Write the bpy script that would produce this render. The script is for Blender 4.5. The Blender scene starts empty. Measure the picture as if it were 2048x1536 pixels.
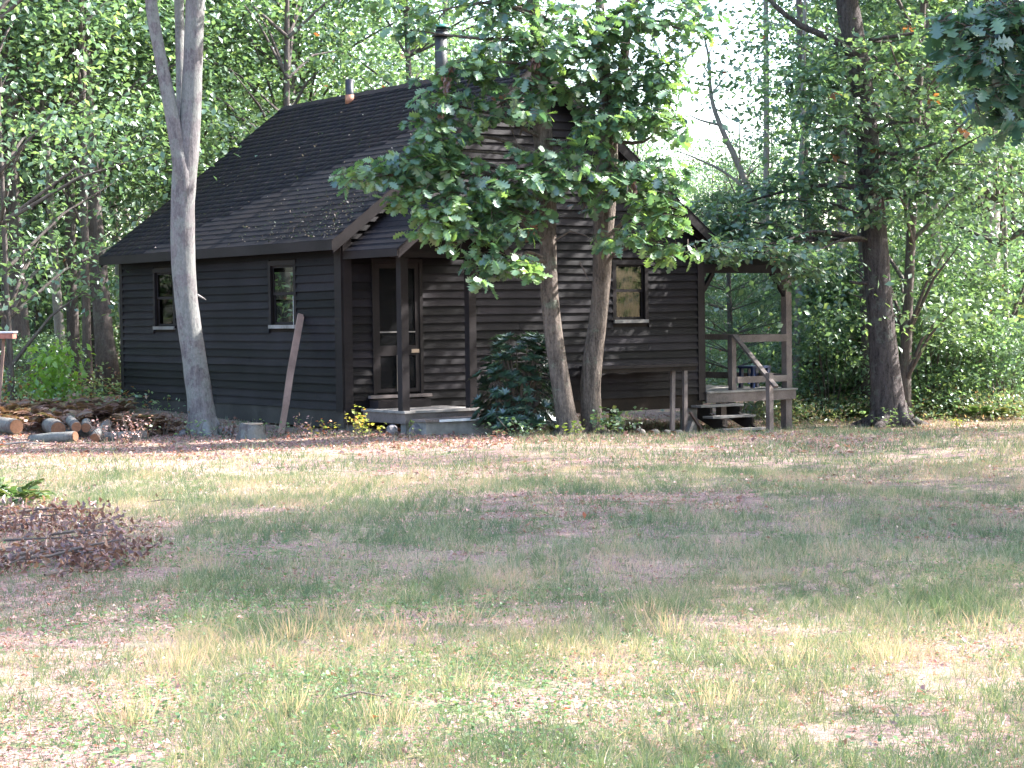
import bpy, math, random
import numpy as np
from mathutils import Matrix, Vector

# ------------------------------------------------------------------ camera, sky, sun, exposure
scene = bpy.context.scene
COL = scene.collection
F, PITCH, ROLL, YAW = 3976.0, 0.03479, -0.01326, 0.62301      # focal length in photo pixels (2048 wide)
CAMZ = 1.71
cam_d = bpy.data.cameras.new('camera'); cam = bpy.data.objects.new('camera', cam_d); COL.objects.link(cam)
cam_d.sensor_width = 36.0; cam_d.lens = 36.0 * F / 2048.0; cam_d.clip_end = 2000.0; cam_d.clip_start = 0.1
fwd = np.array([0, math.cos(PITCH), -math.sin(PITCH)]); rt0 = np.array([1.0, 0, 0]); up0 = np.cross(rt0, fwd)
RT = math.cos(ROLL) * rt0 + math.sin(ROLL) * up0
UP = -math.sin(ROLL) * rt0 + math.cos(ROLL) * up0
cam.matrix_world = Matrix(((RT[0], UP[0], -fwd[0], 0), (RT[1], UP[1], -fwd[1], 0), (RT[2], UP[2], -fwd[2], CAMZ), (0, 0, 0, 1)))
scene.camera = cam

SUN_EL, SUN_AZ = 40.0, 72.0            # azimuth clockwise from +Y: the sun stands to the right, a little beyond the cabin
world = bpy.data.worlds.new('World'); scene.world = world; world.use_nodes = True
wn = world.node_tree; bg = wn.nodes['Background']
sky = wn.nodes.new('ShaderNodeTexSky'); sky.sky_type = 'NISHITA'; sky.sun_disc = False
sky.sun_elevation = math.radians(SUN_EL); sky.sun_rotation = math.radians(SUN_AZ)
sky.air_density = 1.0; sky.dust_density = 2.5; sky.ozone_density = 1.0
wn.links.new(sky.outputs[0], bg.inputs[0]); bg.inputs[1].default_value = 0.15
sun_d = bpy.data.lights.new('sun', 'SUN'); sun = bpy.data.objects.new('sun', sun_d); COL.objects.link(sun)
sun_d.energy = 4.0; sun_d.angle = math.radians(0.5); sun_d.color = (1.0, 0.965, 0.92)
a, e = math.radians(SUN_AZ), math.radians(SUN_EL)
sdir = Vector((math.sin(a) * math.cos(e), math.cos(a) * math.cos(e), math.sin(e)))
sun.rotation_euler = sdir.to_track_quat('Z', 'Y').to_euler(); sun.location = (30, 0, 30)
vs = scene.view_settings
vs.view_transform = 'Standard'; vs.look = 'None'; vs.gamma = 1.0; vs.use_curve_mapping = False; vs.exposure = 2.7
scene.render.engine = 'CYCLES'
scene.cycles.max_bounces = 8; scene.cycles.diffuse_bounces = 5; scene.cycles.glossy_bounces = 2
scene.cycles.transmission_bounces = 5; scene.cycles.transparent_max_bounces = 12

# ------------------------------------------------------------------ helpers
R = np.random.RandomState(7)

def S(t):
    t = np.clip(t, 0, 1); return t * t * (3 - 2 * t)

def gz(x, y):
    """height of the ground"""
    x = np.asarray(x, float); y = np.asarray(y, float)
    g = -0.35 * S((x + 2.5) / 5.8) * S((y - 27) / 5.5)
    g = g + 0.16 * S((-x - 2.5) / 4.5) * S((y - 29) / 6)
    w = S((y - 4) / 4) * (1 - 0.6 * S((y - 24) / 4))
    g = g + w * (0.025 * np.sin(x * 0.9 + y * 0.33) + 0.02 * np.sin(x * 0.37 - y * 0.71 + 1.3) + 0.012 * np.sin(x * 2.3 + 1.1 * y))
    g = g + 0.25 * S((y - 42) / 30) * np.sin(x * 0.12 + 0.6)
    return g

def at(u, v, Y):
    """the point at depth Y behind photo pixel (u, v)"""
    d = fwd + RT * (u - 1024) / F - UP * (v - 768) / F
    d = d / d[1]
    return np.array([d[0] * Y, Y, CAMZ + d[2] * Y])

def groundx(u, Y, v=800):
    p = at(u, v, Y); return np.array([p[0], Y, float(gz(p[0], Y))])

def tag(o, label=None, cat=None, group=None, kind=None):
    if label: o['label'] = label
    if cat: o['category'] = cat
    if group: o['group'] = group
    if kind: o['kind'] = kind
    return o

def empty(name, loc, rz=0.0, label=None, cat=None, group=None):
    o = bpy.data.objects.new(name, None); COL.objects.link(o)
    o.location = tuple(float(c) for c in loc); o.rotation_euler = (0, 0, rz); o.empty_display_size = 0.2
    return tag(o, label, cat, group)

def link(name, me, parent=None, mat=None):
    o = bpy.data.objects.new(name, me); COL.objects.link(o)
    if parent is not None: o.parent = parent
    if mat is not None and len(me.materials) == 0: me.materials.append(mat)
    return o

def tris(name, V, T, mat=None, parent=None, tint=None, smooth=False):
    """a mesh object out of numpy vertices and triangles, tint = one float per vertex"""
    me = bpy.data.meshes.new(name)
    V = np.ascontiguousarray(V, np.float32); T = np.ascontiguousarray(T, np.int32)
    me.vertices.add(len(V)); me.vertices.foreach_set('co', V.ravel())
    me.loops.add(T.size); me.loops.foreach_set('vertex_index', T.ravel())
    me.polygons.add(len(T)); me.polygons.foreach_set('loop_start', np.arange(0, T.size, 3, dtype=np.int32))
    me.polygons.foreach_set('loop_total', np.full(len(T), 3, np.int32))
    if smooth: me.polygons.foreach_set('use_smooth', np.ones(len(T), bool))
    if tint is not None:
        at_ = me.attributes.new('tint', 'FLOAT', 'POINT'); at_.data.foreach_set('value', np.asarray(tint, np.float32))
    me.update(calc_edges=True)
    return link(name, me, parent, mat)

class MB:
    """collects boxes, bars and tubes into one mesh"""
    def __init__(s): s.v = []; s.f = []
    def hexa(s, p):
        b = len(s.v); s.v += [tuple(map(float, q)) for q in p]
        s.f += [(b, b+3, b+2, b+1), (b+4, b+5, b+6, b+7), (b, b+1, b+5, b+4), (b+1, b+2, b+6, b+5), (b+2, b+3, b+7, b+6), (b+3, b, b+4, b+7)]
    def box(s, x0, x1, y0, y1, z0, z1):
        s.hexa([(x0, y0, z0), (x1, y0, z0), (x1, y1, z0), (x0, y1, z0), (x0, y0, z1), (x1, y0, z1), (x1, y1, z1), (x0, y1, z1)])
        return s
    def bar(s, p0, p1, w, h, upv=(0, 0, 1)):
        p0 = Vector(p0); p1 = Vector(p1); d = (p1 - p0).normalized(); u = Vector(upv)
        r = d.cross(u).normalized(); u = r.cross(d)
        r *= w / 2; u *= h / 2
        s.hexa([p0-r-u, p0+r-u, p0+r+u, p0-r+u, p1-r-u, p1+r-u, p1+r+u, p1-r+u]); return s
    def tube(s, pts, rad, n=8, caps=True, wob=0.0, rng=None):
        pts = [Vector(p) for p in pts]; b = len(s.v); m = len(pts)
        for i, p in enumerate(pts):
            d = (pts[min(i+1, m-1)] - pts[max(i-1, 0)]).normalized()
            ref = Vector((1, 0, 0)) if abs(d.x) < 0.8 else Vector((0, 1, 0))
            a_ = d.cross(ref).normalized(); c_ = d.cross(a_)
            for k in range(n):
                t = 2 * math.pi * k / n
                r = rad[i] * (1 + (wob * (rng.rand() - .5) if wob else 0))
                s.v.append(tuple(p + (a_ * math.cos(t) + c_ * math.sin(t)) * r))
        for i in range(m - 1):
            for k in range(n):
                s.f.append((b + i*n + k, b + (i+1)*n + k, b + (i+1)*n + (k+1) % n, b + i*n + (k+1) % n))
        if caps:
            s.f.append(tuple(b + k for k in range(n))); s.f.append(tuple(b + (m-1)*n + k for k in reversed(range(n))))
        return s
    def build(s, name, mat, parent=None, smooth=False):
        me = bpy.data.meshes.new(name); me.from_pydata(s.v, [], s.f)
        if smooth: me.polygons.foreach_set('use_smooth', [len(f) == 4 for f in s.f])
        me.update(); return link(name, me, parent, mat)

def copy_tree(o, parent=None):
    c = o.copy(); COL.objects.link(c); c.parent = parent
    for ch in [k for k in KIDS.get(o.name, [])]: copy_tree(ch, c)
    return c
KIDS = {}
def remember(o, kids): KIDS[o.name] = kids

# ------------------------------------------------------------------ materials
def newmat(name):
    m = bpy.data.materials.new(name); m.use_nodes = True; nt = m.node_tree
    return m, nt, nt.nodes['Principled BSDF'], nt.nodes['Material Output']

def ramp(nt, src, stops):
    r = nt.nodes.new('ShaderNodeValToRGB'); el = r.color_ramp.elements
    while len(el) > 1: el.remove(el[0])
    el[0].position = stops[0][0]; el[0].color = (*stops[0][1], 1)
    for p, c in stops[1:]: k = el.new(p); k.color = (*c, 1)
    nt.links.new(src, r.inputs[0]); return r.outputs[0]

def noise(nt, scale, detail=4, rough=.6, vec=None, stretch=None, coord='Object'):
    n = nt.nodes.new('ShaderNodeTexNoise'); n.inputs['Scale'].default_value = scale; n.inputs['Detail'].default_value = detail
    n.inputs['Roughness'].default_value = rough
    tc = nt.nodes.new('ShaderNodeTexCoord'); src = tc.outputs[coord]
    if stretch:
        mp = nt.nodes.new('ShaderNodeMapping'); mp.inputs['Scale'].default_value = stretch; nt.links.new(src, mp.inputs[0]); src = mp.outputs[0]
    nt.links.new(src, n.inputs['Vector']); return n.outputs['Fac']

def mixc(nt, fac, c1, c2, mode='MIX'):
    m = nt.nodes.new('ShaderNodeMix'); m.data_type = 'RGBA'; m.blend_type = mode
    for s_, v in ((0, fac), (6, c1), (7, c2)):
        if hasattr(v, 'is_output'): nt.links.new(v, m.inputs[s_])
        elif s_ == 0: m.inputs[0].default_value = v
        else: m.inputs[s_].default_value = (*v, 1)
    return m.outputs[2]

def bump(nt, bs, src, dist, strength=1.0):
    b = nt.nodes.new('ShaderNodeBump'); b.inputs['Distance'].default_value = dist; b.inputs['Strength'].default_value = strength
    nt.links.new(src, b.inputs['Height']); nt.links.new(b.outputs[0], bs.inputs['Normal'])

def wood(name, c0, c1, rough=.75, grain=(3, 3, 30), vary=.5, bumpd=.004, spec=.3):
    """stained or weathered timber: grain, blotches, a shade of its own for each piece"""
    m, nt, bs, out = newmat(name)
    g = noise(nt, 6, 6, .7, stretch=grain); bl = noise(nt, 1.7, 4, .6)
    oi = nt.nodes.new('ShaderNodeObjectInfo')
    c = ramp(nt, g, [(.3, c0), (.7, c1)])
    c = mixc(nt, ramp(nt, bl, [(.4, (0, 0, 0)), (.65, (.55, .55, .55))]), c, tuple(x * 1.7 for x in c1))
    k = nt.nodes.new('ShaderNodeMapRange'); k.inputs[3].default_value = 1 - vary; k.inputs[4].default_value = 1 + vary
    nt.links.new(oi.outputs['Random'], k.inputs[0])
    hs = nt.nodes.new('ShaderNodeHueSaturation'); nt.links.new(c, hs.inputs['Color']); nt.links.new(k.outputs[0], hs.inputs['Value'])
    nt.links.new(hs.outputs[0], bs.inputs['Base Color']); bs.inputs['Roughness'].default_value = rough
    bs.inputs['Specular IOR Level'].default_value = spec
    bump(nt, bs, g, bumpd, .8); return m

def plain(name, c, rough=.6, metal=0, spec=.5, nscale=12, amt=.25):
    m, nt, bs, out = newmat(name)
    n = noise(nt, nscale, 4)
    nt.links.new(ramp(nt, n, [(.3, tuple(x * (1 - amt) for x in c)), (.7, tuple(min(1, x * (1 + amt)) for x in c))]), bs.inputs['Base Color'])
    bs.inputs['Roughness'].default_value = rough; bs.inputs['Metallic'].default_value = metal; bs.inputs['Specular IOR Level'].default_value = spec
    return m

def leafmat(name, stops, trans=.42, gloss=.10, rough=.4, objvar=.07):
    """leaf: diffuse + light coming through + a waxy sheen, colour from the leaf's own tint"""
    m, nt, bs, out = newmat(name); nt.nodes.remove(bs)
    at_ = nt.nodes.new('ShaderNodeAttribute'); at_.attribute_name = 'tint'
    oi = nt.nodes.new('ShaderNodeObjectInfo')
    ad = nt.nodes.new('ShaderNodeMath'); ad.operation = 'MULTIPLY_ADD'; ad.inputs[1].default_value = objvar; ad.inputs[2].default_value = -objvar / 2
    nt.links.new(oi.outputs['Random'], ad.inputs[0])
    a2 = nt.nodes.new('ShaderNodeMath'); a2.operation = 'ADD'; nt.links.new(at_.outputs['Fac'], a2.inputs[0]); nt.links.new(ad.outputs[0], a2.inputs[1])
    c = ramp(nt, a2.outputs[0], stops)
    d = nt.nodes.new('ShaderNodeBsdfDiffuse'); nt.links.new(c, d.inputs[0])
    t = nt.nodes.new('ShaderNodeBsdfTranslucent')
    ct = mixc(nt, 1.0, c, (1.35, 1.32, .78), 'MULTIPLY'); nt.links.new(ct, t.inputs[0])
    g = nt.nodes.new('ShaderNodeBsdfGlossy'); g.inputs['Roughness'].default_value = rough; g.inputs[0].default_value = (.9, .95, 1, 1)
    m1 = nt.nodes.new('ShaderNodeMixShader'); m1.inputs[0].default_value = trans
    nt.links.new(d.outputs[0], m1.inputs[1]); nt.links.new(t.outputs[0], m1.inputs[2])
    m2 = nt.nodes.new('ShaderNodeMixShader'); m2.inputs[0].default_value = gloss
    nt.links.new(m1.outputs[0], m2.inputs[1]); nt.links.new(g.outputs[0], m2.inputs[2])
    nt.links.new(m2.outputs[0], out.inputs[0]); return m

def barkmat(name, c0, c1, lichen, lich=.5, furrow=.02, scale=1.0):
    m, nt, bs, out = newmat(name)
    f = noise(nt, 14 * scale, 7, .7, stretch=(1, 1, .16)); f2 = noise(nt, 40 * scale, 4, .7, stretch=(1, 1, .5)); l = noise(nt, 3.1, 6, .72)
    c = ramp(nt, f, [(.35, c0), (.62, c1)])
    c = mixc(nt, ramp(nt, l, [(1 - lich - .03, (0, 0, 0)), (1 - lich + .03, (.75, .75, .75))]), c, lichen)
    c = mixc(nt, .35, c, ramp(nt, f2, [(.3, tuple(x * .5 for x in c0)), (.7, tuple(x * 1.4 for x in c1))]))
    nt.links.new(c, bs.inputs['Base Color']); bs.inputs['Roughness'].default_value = .9; bs.inputs['Specular IOR Level'].default_value = .15
    ad = nt.nodes.new('ShaderNodeMath'); ad.operation = 'MULTIPLY_ADD'; ad.inputs[1].default_value = .45; nt.links.new(f2, ad.inputs[0]); nt.links.new(f, ad.inputs[2])
    bump(nt, bs, ad.outputs[0], furrow * 1.6, 1.0); return m

GREEN = [(0, (.050, .098, .070)), (.35, (.092, .175, .100)), (.6, (.145, .240, .120)), (.85, (.21, .30, .13)), (.955, (.16, .22, .05)), (.975, (.30, .09, .04)), (1, (.35, .16, .06))]
OAKG = [(0, (.040, .095, .060)), (.4, (.080, .165, .085)), (.7, (.16, .27, .085)), (.97, (.12, .20, .05)), (.985, (.26, .11, .07)), (1, (.28, .12, .08))]
M = {}
M['siding'] = wood('dark stained siding', (.0038, .0031, .0045), (.0100, .0081, .0104), .6, (22, 22, 5), .6, .006, .14)
M['trim'] = wood('dark stained trim', (.0065, .005, .0058), (.014, .0108, .012), .62, (18, 18, 4), .25, .003, .18)
M['skirt'] = wood('dark skirt timber', (.016, .014, .013), (.042, .038, .035), .8, (12, 12, 5), .25)  # dark grey brown, a little lighter than the siding
M['under'] = wood('dark timber', (.010, .008, .008), (.022, .017, .014), .8, (10, 10, 4), .3, .004, .1)  # dark brown timber for sheathing, floor frame and stringers
M['weathered'] = wood('weathered grey brown timber', (.070, .056, .052), (.165, .135, .128), .8, (12, 12, 6), .25)
M['greywood'] = wood('grey silvered timber', (.10, .094, .09), (.22, .205, .195), .8, (14, 14, 5), .2)
M['freshwood'] = wood('bare pine', (.26, .19, .14), (.36, .27, .20), .7, (8, 8, 20), .1)
M['pole'] = wood('old brown pole', (.12, .075, .060), (.21, .14, .115), .8, (16, 16, 3), .2)
M['white'] = plain('white paint', (.62, .62, .64), .5, amt=.1)
M['concrete'] = plain('concrete', (.20, .19, .18), .9, nscale=7, amt=.3, spec=.2)
M['stone'] = plain('grey stone', (.16, .15, .16), .9, nscale=6, amt=.45, spec=.2)
M['blackpipe'] = plain('black stove pipe', (.035, .035, .045), .42, .3)
M['copper'] = plain('rusty collar', (.36, .17, .11), .6, .3)
M['galv'] = plain('dark steel', (.05, .052, .055), .5, .5)  # chimney steel in a dark grey tone
M['greencap'] = plain('green enamel cap', (.03, .13, .09), .35)
M['blue'] = plain('dark blue plastic', (.008, .018, .06), .35)
M['curtain'] = plain('drab curtain', (.010, .010, .0095), .9, spec=.03, amt=.2, nscale=5)
M['dark'] = plain('dark interior', (.010, .010, .011), .9, spec=.1)
M['ceram'] = plain('old clay', (.30, .12, .09), .8)

def shingle_mat():
    m, nt, bs, out = newmat('asphalt shingle')
    oi = nt.nodes.new('ShaderNodeObjectInfo'); at_ = nt.nodes.new('ShaderNodeAttribute'); at_.attribute_name = 'tint'
    ad = nt.nodes.new('ShaderNodeMath'); ad.operation = 'ADD'; nt.links.new(oi.outputs['Random'], ad.inputs[0]); nt.links.new(at_.outputs['Fac'], ad.inputs[1])
    fr = nt.nodes.new('ShaderNodeMath'); fr.operation = 'FRACT'; nt.links.new(ad.outputs[0], fr.inputs[0])
    c = ramp(nt, fr.outputs[0], [(0, (.0110, .0108, .0158)), (.5, (.0125, .0118, .0168)), (1, (.0145, .0128, .0165))])
    tc = nt.nodes.new('ShaderNodeNewGeometry')
    n = nt.nodes.new('ShaderNodeTexNoise'); n.inputs['Scale'].default_value = .9; n.inputs['Detail'].default_value = 6; nt.links.new(tc.outputs['Position'], n.inputs['Vector'])
    g = nt.nodes.new('ShaderNodeTexNoise'); g.inputs['Scale'].default_value = 160; nt.links.new(tc.outputs['Position'], g.inputs['Vector'])
    c = mixc(nt, ramp(nt, n.outputs['Fac'], [(.45, (0, 0, 0)), (.7, (.6, .6, .6))]), c, (.024, .0185, .019))
    c = mixc(nt, ramp(nt, g.outputs['Fac'], [(.5, (0, 0, 0)), (.75, (.5, .5, .5))]), c, (.034, .032, .036))
    nt.links.new(c, bs.inputs['Base Color']); bs.inputs['Roughness'].default_value = .85; bs.inputs['Specular IOR Level'].default_value = .12
    bump(nt, bs, g.outputs['Fac'], .004, .6); return m
M['shingle'] = shingle_mat()

def glassmat():
    m, nt, bs, out = newmat('window glass'); nt.nodes.remove(bs)
    t = nt.nodes.new('ShaderNodeBsdfTransparent'); t.inputs[0].default_value = (.90, .93, .92, 1)
    g = nt.nodes.new('ShaderNodeBsdfGlossy'); g.inputs['Roughness'].default_value = .03
    mx = nt.nodes.new('ShaderNodeMixShader'); mx.inputs[0].default_value = .028; nt.links.new(t.outputs[0], mx.inputs[1]); nt.links.new(g.outputs[0], mx.inputs[2])
    nt.links.new(mx.outputs[0], out.inputs[0]); return m
M['glass'] = glassmat()
def screenmat():
    m, nt, bs, out = newmat('insect screen'); bs.inputs['Base Color'].default_value = (.005, .0055, .007, 1); bs.inputs['Specular IOR Level'].default_value = .1; bs.inputs['Roughness'].default_value = .6
    t = nt.nodes.new('ShaderNodeBsdfTransparent'); mx = nt.nodes.new('ShaderNodeMixShader'); mx.inputs[0].default_value = .6
    nt.links.new(t.outputs[0], mx.inputs[1]); nt.links.new(bs.outputs[0], mx.inputs[2]); nt.links.new(mx.outputs[0], out.inputs[0]); return m
M['screen'] = screenmat()

M['leaf'] = leafmat('forest leaf', GREEN, .50, .09)
M['oakleaf'] = leafmat('oak leaf', OAKG, .46, .09, .42)
M['rhodo'] = leafmat('rhododendron leaf', [(0, (.014, .034, .020)), (.6, (.024, .055, .030)), (1, (.045, .085, .035))], .15, .12, .35)
M['pine'] = leafmat('pine needle', [(0, (.045, .095, .050)), (1, (.085, .160, .070))], .35, .06)
M['fern'] = leafmat('fern frond', [(0, (.045, .095, .035)), (.6, (.09, .15, .05)), (.85, (.19, .19, .08)), (1, (.25, .17, .08))], .38, .04)
M['deadfern'] = leafmat('dead bracken', [(0, (.10, .055, .045)), (.5, (.17, .095, .075)), (.8, (.22, .15, .09)), (1, (.10, .13, .06))], .3, .04)
M['dryleaf'] = leafmat('fallen leaf', [(0, (.15, .075, .068)), (.35, (.31, .150, .135)), (.7, (.40, .245, .215)), (.9, (.46, .34, .29)), (1, (.38, .11, .07))], .2, .06, .5)
M['browntuft'] = leafmat('withered oak leaf', [(0, (.10, .05, .05)), (.7, (.19, .095, .085)), (1, (.26, .15, .11))], .3, .06)
M['grass'] = leafmat('grass blade', [(0, (.085, .130, .080)), (.35, (.155, .205, .120)), (.6, (.27, .28, .19)), (.8, (.42, .34, .275)), (1, (.48, .33, .29))], .35, .03)
M['clover'] = leafmat('clover leaf', [(0, (.07, .14, .06)), (.7, (.13, .21, .08)), (1, (.24, .26, .14))], .3, .03)
M['weed'] = leafmat('autumn seedling', [(0, (.12, .22, .05)), (.4, (.32, .36, .07)), (.7, (.50, .40, .08)), (.85, (.50, .20, .06)), (1, (.45, .10, .08))], .4, .05)
M['barkA'] = barkmat('smooth grey maple bark', (.060, .054, .058), (.18, .165, .168), (.185, .20, .185), .5, .012)
M['barkB'] = barkmat('furrowed oak bark', (.028, .022, .020), (.23, .19, .165), (.18, .22, .17), .40, .05, 1.1)
M['barkD'] = barkmat('dark oak bark', (.022, .018, .020), (.13, .11, .11), (.14, .155, .14), .42, .045, 1.1)
M['barkF'] = barkmat('forest bark', (.065, .053, .050), (.15, .125, .118), (.16, .18, .15), .42, .012)
M['barkP'] = barkmat('pale weathered bark', (.18, .16, .15), (.32, .29, .27), (.30, .32, .28), .4, .008)
M['logbark'] = barkmat('log bark', (.06, .05, .047), (.14, .125, .12), (.18, .19, .175), .5, .01)
M['logend'] = plain('sawn log end', (.17, .085, .05), .8, nscale=25, amt=.25, spec=.2)
M['twig'] = plain('twig', (.10, .08, .07), .8, spec=.2)

def groundmat():
    m, nt, bs, out = newmat('lawn soil')
    big = noise(nt, .35, 5, .6); mid = noise(nt, 1.9, 6, .65); fine = noise(nt, 38, 6, .75); fine2 = noise(nt, 110, 3, .8)
    litter = ramp(nt, fine, [(.32, (.085, .050, .046)), (.47, (.23, .145, .130)), (.60, (.38, .27, .245)), (.75, (.54, .43, .39))])
    straw = ramp(nt, fine2, [(.3, (.12, .095, .065)), (.5, (.31, .26, .18)), (.7, (.50, .43, .31))])
    green = ramp(nt, fine, [(.3, (.05, .075, .03)), (.55, (.09, .13, .05)), (.75, (.17, .20, .09))])
    c = mixc(nt, ramp(nt, mid, [(.48, (0, 0, 0)), (.66, (.8, .8, .8))]), litter, straw)
    c = mixc(nt, ramp(nt, noise(nt, 2.7, 6, .7), [(.50, (0, 0, 0)), (.62, (.9, .9, .9))]), c, green)
    c = mixc(nt, ramp(nt, big, [(.5, (0, 0, 0)), (.7, (.6, .6, .6))]), c, litter)
    nt.links.new(c, bs.inputs['Base Color']); bs.inputs['Roughness'].default_value = .95; bs.inputs['Specular IOR Level'].default_value = .1
    bump(nt, bs, fine, .03, .8); return m
M['ground'] = groundmat()

# ------------------------------------------------------------------ ground
def make_ground():
    xs = np.unique(np.concatenate([np.linspace(-9, 9, 91), np.linspace(-60, -9, 40), np.linspace(9, 60, 40), np.linspace(-600, -60, 12), np.linspace(60, 600, 12)]))
    ys = np.unique(np.concatenate([np.linspace(3, 42, 157), np.linspace(-60, 3, 20), np.linspace(42, 130, 45), np.linspace(130, 900, 14)]))
    X, Y = np.meshgrid(xs, ys); Z = gz(X, Y)
    V = np.stack([X, Y, Z], -1).reshape(-1, 3); nx, ny = len(xs), len(ys)
    i, j = np.meshgrid(np.arange(nx - 1), np.arange(ny - 1)); k = (j * nx + i).ravel()
    T = np.concatenate([np.stack([k, k + 1, k + nx + 1], 1), np.stack([k, k + nx + 1, k + nx], 1)])
    tag(tris('ground', V, T, M['ground'], smooth=True), 'patchy lawn of thin grass, straw and leaf litter running to the woods', kind='structure')
make_ground()

# ------------------------------------------------------------------ the cabin
W, L = 7.06, 7.70
OH, OG = .281, .250
SL = (5.40 - 2.535) / (W / 2 + OH)                     # slope of the roof
ZE = 2.535                                             # top of the roof at the eave edge
ZR = ZE + SL * (W / 2 + OH)
HZ = CAMZ - 1.385
house_loc = (math.cos(YAW) * 15.195 - math.sin(YAW) * 25.443, math.sin(YAW) * 15.195 + math.cos(YAW) * 25.443, HZ)
cabin = empty('cabin', house_loc, YAW, 'dark brown clapboard cabin with steep shingled roof among the trees', 'cabin')
HM = Matrix.Translation(house_loc) @ Matrix.Rotation(YAW, 4, 'Z')
def hw(x, y, z): return np.array(HM @ Vector((x, y, z)))
rs = random.Random(3)
PITCHB = .1275

def roof_z(x): return ZE + SL * ((x if x < W / 2 else W - x) + OH)
def board(wallo, mp, b0, b1, t0, t1, z0, z1, sub='siding_board'):
    """one wavy clapboard; bottom edge from b0 to b1 at z0, top edge from t0 to t1 at z1; mp maps (along, out, up)"""
    n = max(1, int((b1 - b0) / .55)); V = []; Fc = []
    ph = rs.random() * 9; tilt = rs.uniform(-.004, .004)
    for i in range(n + 1):
        s_ = i / n; ub = b0 + (b1 - b0) * s_; ut = t0 + (t1 - t0) * s_
        dz = .004 * math.sin(ph + ub * 1.7) + tilt * (s_ - .5) + rs.uniform(-.002, .002)
        do = rs.uniform(0, .004)
        V += [mp(ub, .038 + do, z0 + dz), mp(ut, .004, z1), mp(ut, -.002, z1), mp(ub, -.002 + 0.002, z0 + dz)]
    for i in range(n):
        a_ = 4 * i; b_ = a_ + 4
        Fc += [(a_, b_, b_ + 1, a_ + 1), (a_ + 1, b_ + 1, b_ + 2, a_ + 2), (a_ + 2, b_ + 2, b_ + 3, a_ + 3), (a_ + 3, b_ + 3, b_, a_)]
    Fc += [(0, 1, 2, 3), (4 * n + 3, 4 * n + 2, 4 * n + 1, 4 * n)]
    me = bpy.data.meshes.new(sub); me.from_pydata([tuple(v) for v in V], [], Fc); me.update()
    return link(sub, me, wallo, M['siding'])

def sheath(name, mp, u0, u1, z0, z1, holes, parent, mat, th=.05):
    """a wall panel with openings, from boxes round the holes"""
    mb = MB()
    us = sorted({u0, u1, *[h[0] for h in holes], *[h[1] for h in holes]}); zs = sorted({z0, z1, *[h[2] for h in holes], *[h[3] for h in holes]})
    for a_, b_ in zip(us, us[1:]):
        for c_, d_ in zip(zs, zs[1:]):
            if any(h[0] <= a_ and b_ <= h[1] and h[2] <= c_ and d_ <= h[3] for h in holes): continue
            mb.hexa([mp(a_, -.003, c_), mp(b_, -.003, c_), mp(b_, -.003 - th, c_), mp(a_, -.003 - th, c_), mp(a_, -.003, d_), mp(b_, -.003, d_), mp(b_, -.003 - th, d_), mp(a_, -.003 - th, d_)])
    return mb.build(name, mat, parent)

mL = lambda u, o, z: (-o, u, z)            # left wall: along y, outwards -x
mG = lambda u, o, z: (u, -o, z)            # gable wall: along x, outwards -y
win2 = (1.33, 2.20, 1.24, 2.275); win1 = (5.50, 6.35, 1.23, 2.27); gwin = (5.11, 5.87, 1.245, 2.26); door = (.50, 1.40, .21, 2.25)
wallL = sheath('wall', mL, 0.05, L, .0, 2.55, [(win2[0]+.06, win2[1]-.06, win2[2]+.05, win2[3]-.06), (win1[0]+.06, win1[1]-.06, win1[2]+.05, win1[3]-.06)], cabin, M['under'])
wallG = sheath('wall', mG, .0, W, .0, 2.60, [(gwin[0]+.06, gwin[1]-.06, gwin[2]+.05, gwin[3]-.06), (door[0]+.06, door[1]-.06, door[2], door[3]-.06)], cabin, M['under'])
tri = MB(); tri.v = [(0, .003, 2.60), (W, .003, 2.60), (W / 2, .003, 2.60 + SL * W / 2), (0, .05, 2.60), (W, .05, 2.60), (W / 2, .05, 2.60 + SL * W / 2)]
tri.f = [(0, 1, 2), (5, 4, 3), (0, 3, 4, 1), (1, 4, 5, 2), (2, 5, 3, 0)]
gab = tri.build('gable_panel', M['under'], cabin)
mB = lambda u, o, z: (u, L + o, z)
sheath('wall', mB, 0, W, 0, 2.6, [(2.75, 3.75, 1.10, 2.32)], cabin, M['under'])
mR = lambda u, o, z: (W + o, u, z)
sheath('wall', mR, 0.05, L - .05, 0, 2.6, [], cabin, M['under'])
tb = MB(); tb.v = [(0, L-.003, 2.60), (W, L-.003, 2.60), (W / 2, L-.003, 2.60 + SL * W / 2), (0, L-.05, 2.60), (W, L-.05, 2.60), (W / 2, L-.05, 2.60 + SL * W / 2)]
tb.f = [(2, 1, 0), (3, 4, 5), (0, 1, 4, 3), (1, 2, 5, 4), (2, 0, 3, 5)]
tb.build('gable_panel', M['under'], cabin)
MB().box(.06, W - .06, .06, L - .06, .0, .04).build('floor', M['dark'], cabin)
MB().box(.06, W - .06, .06, L - .06, 2.42, 2.46).build('ceiling', M['dark'], cabin)

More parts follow.
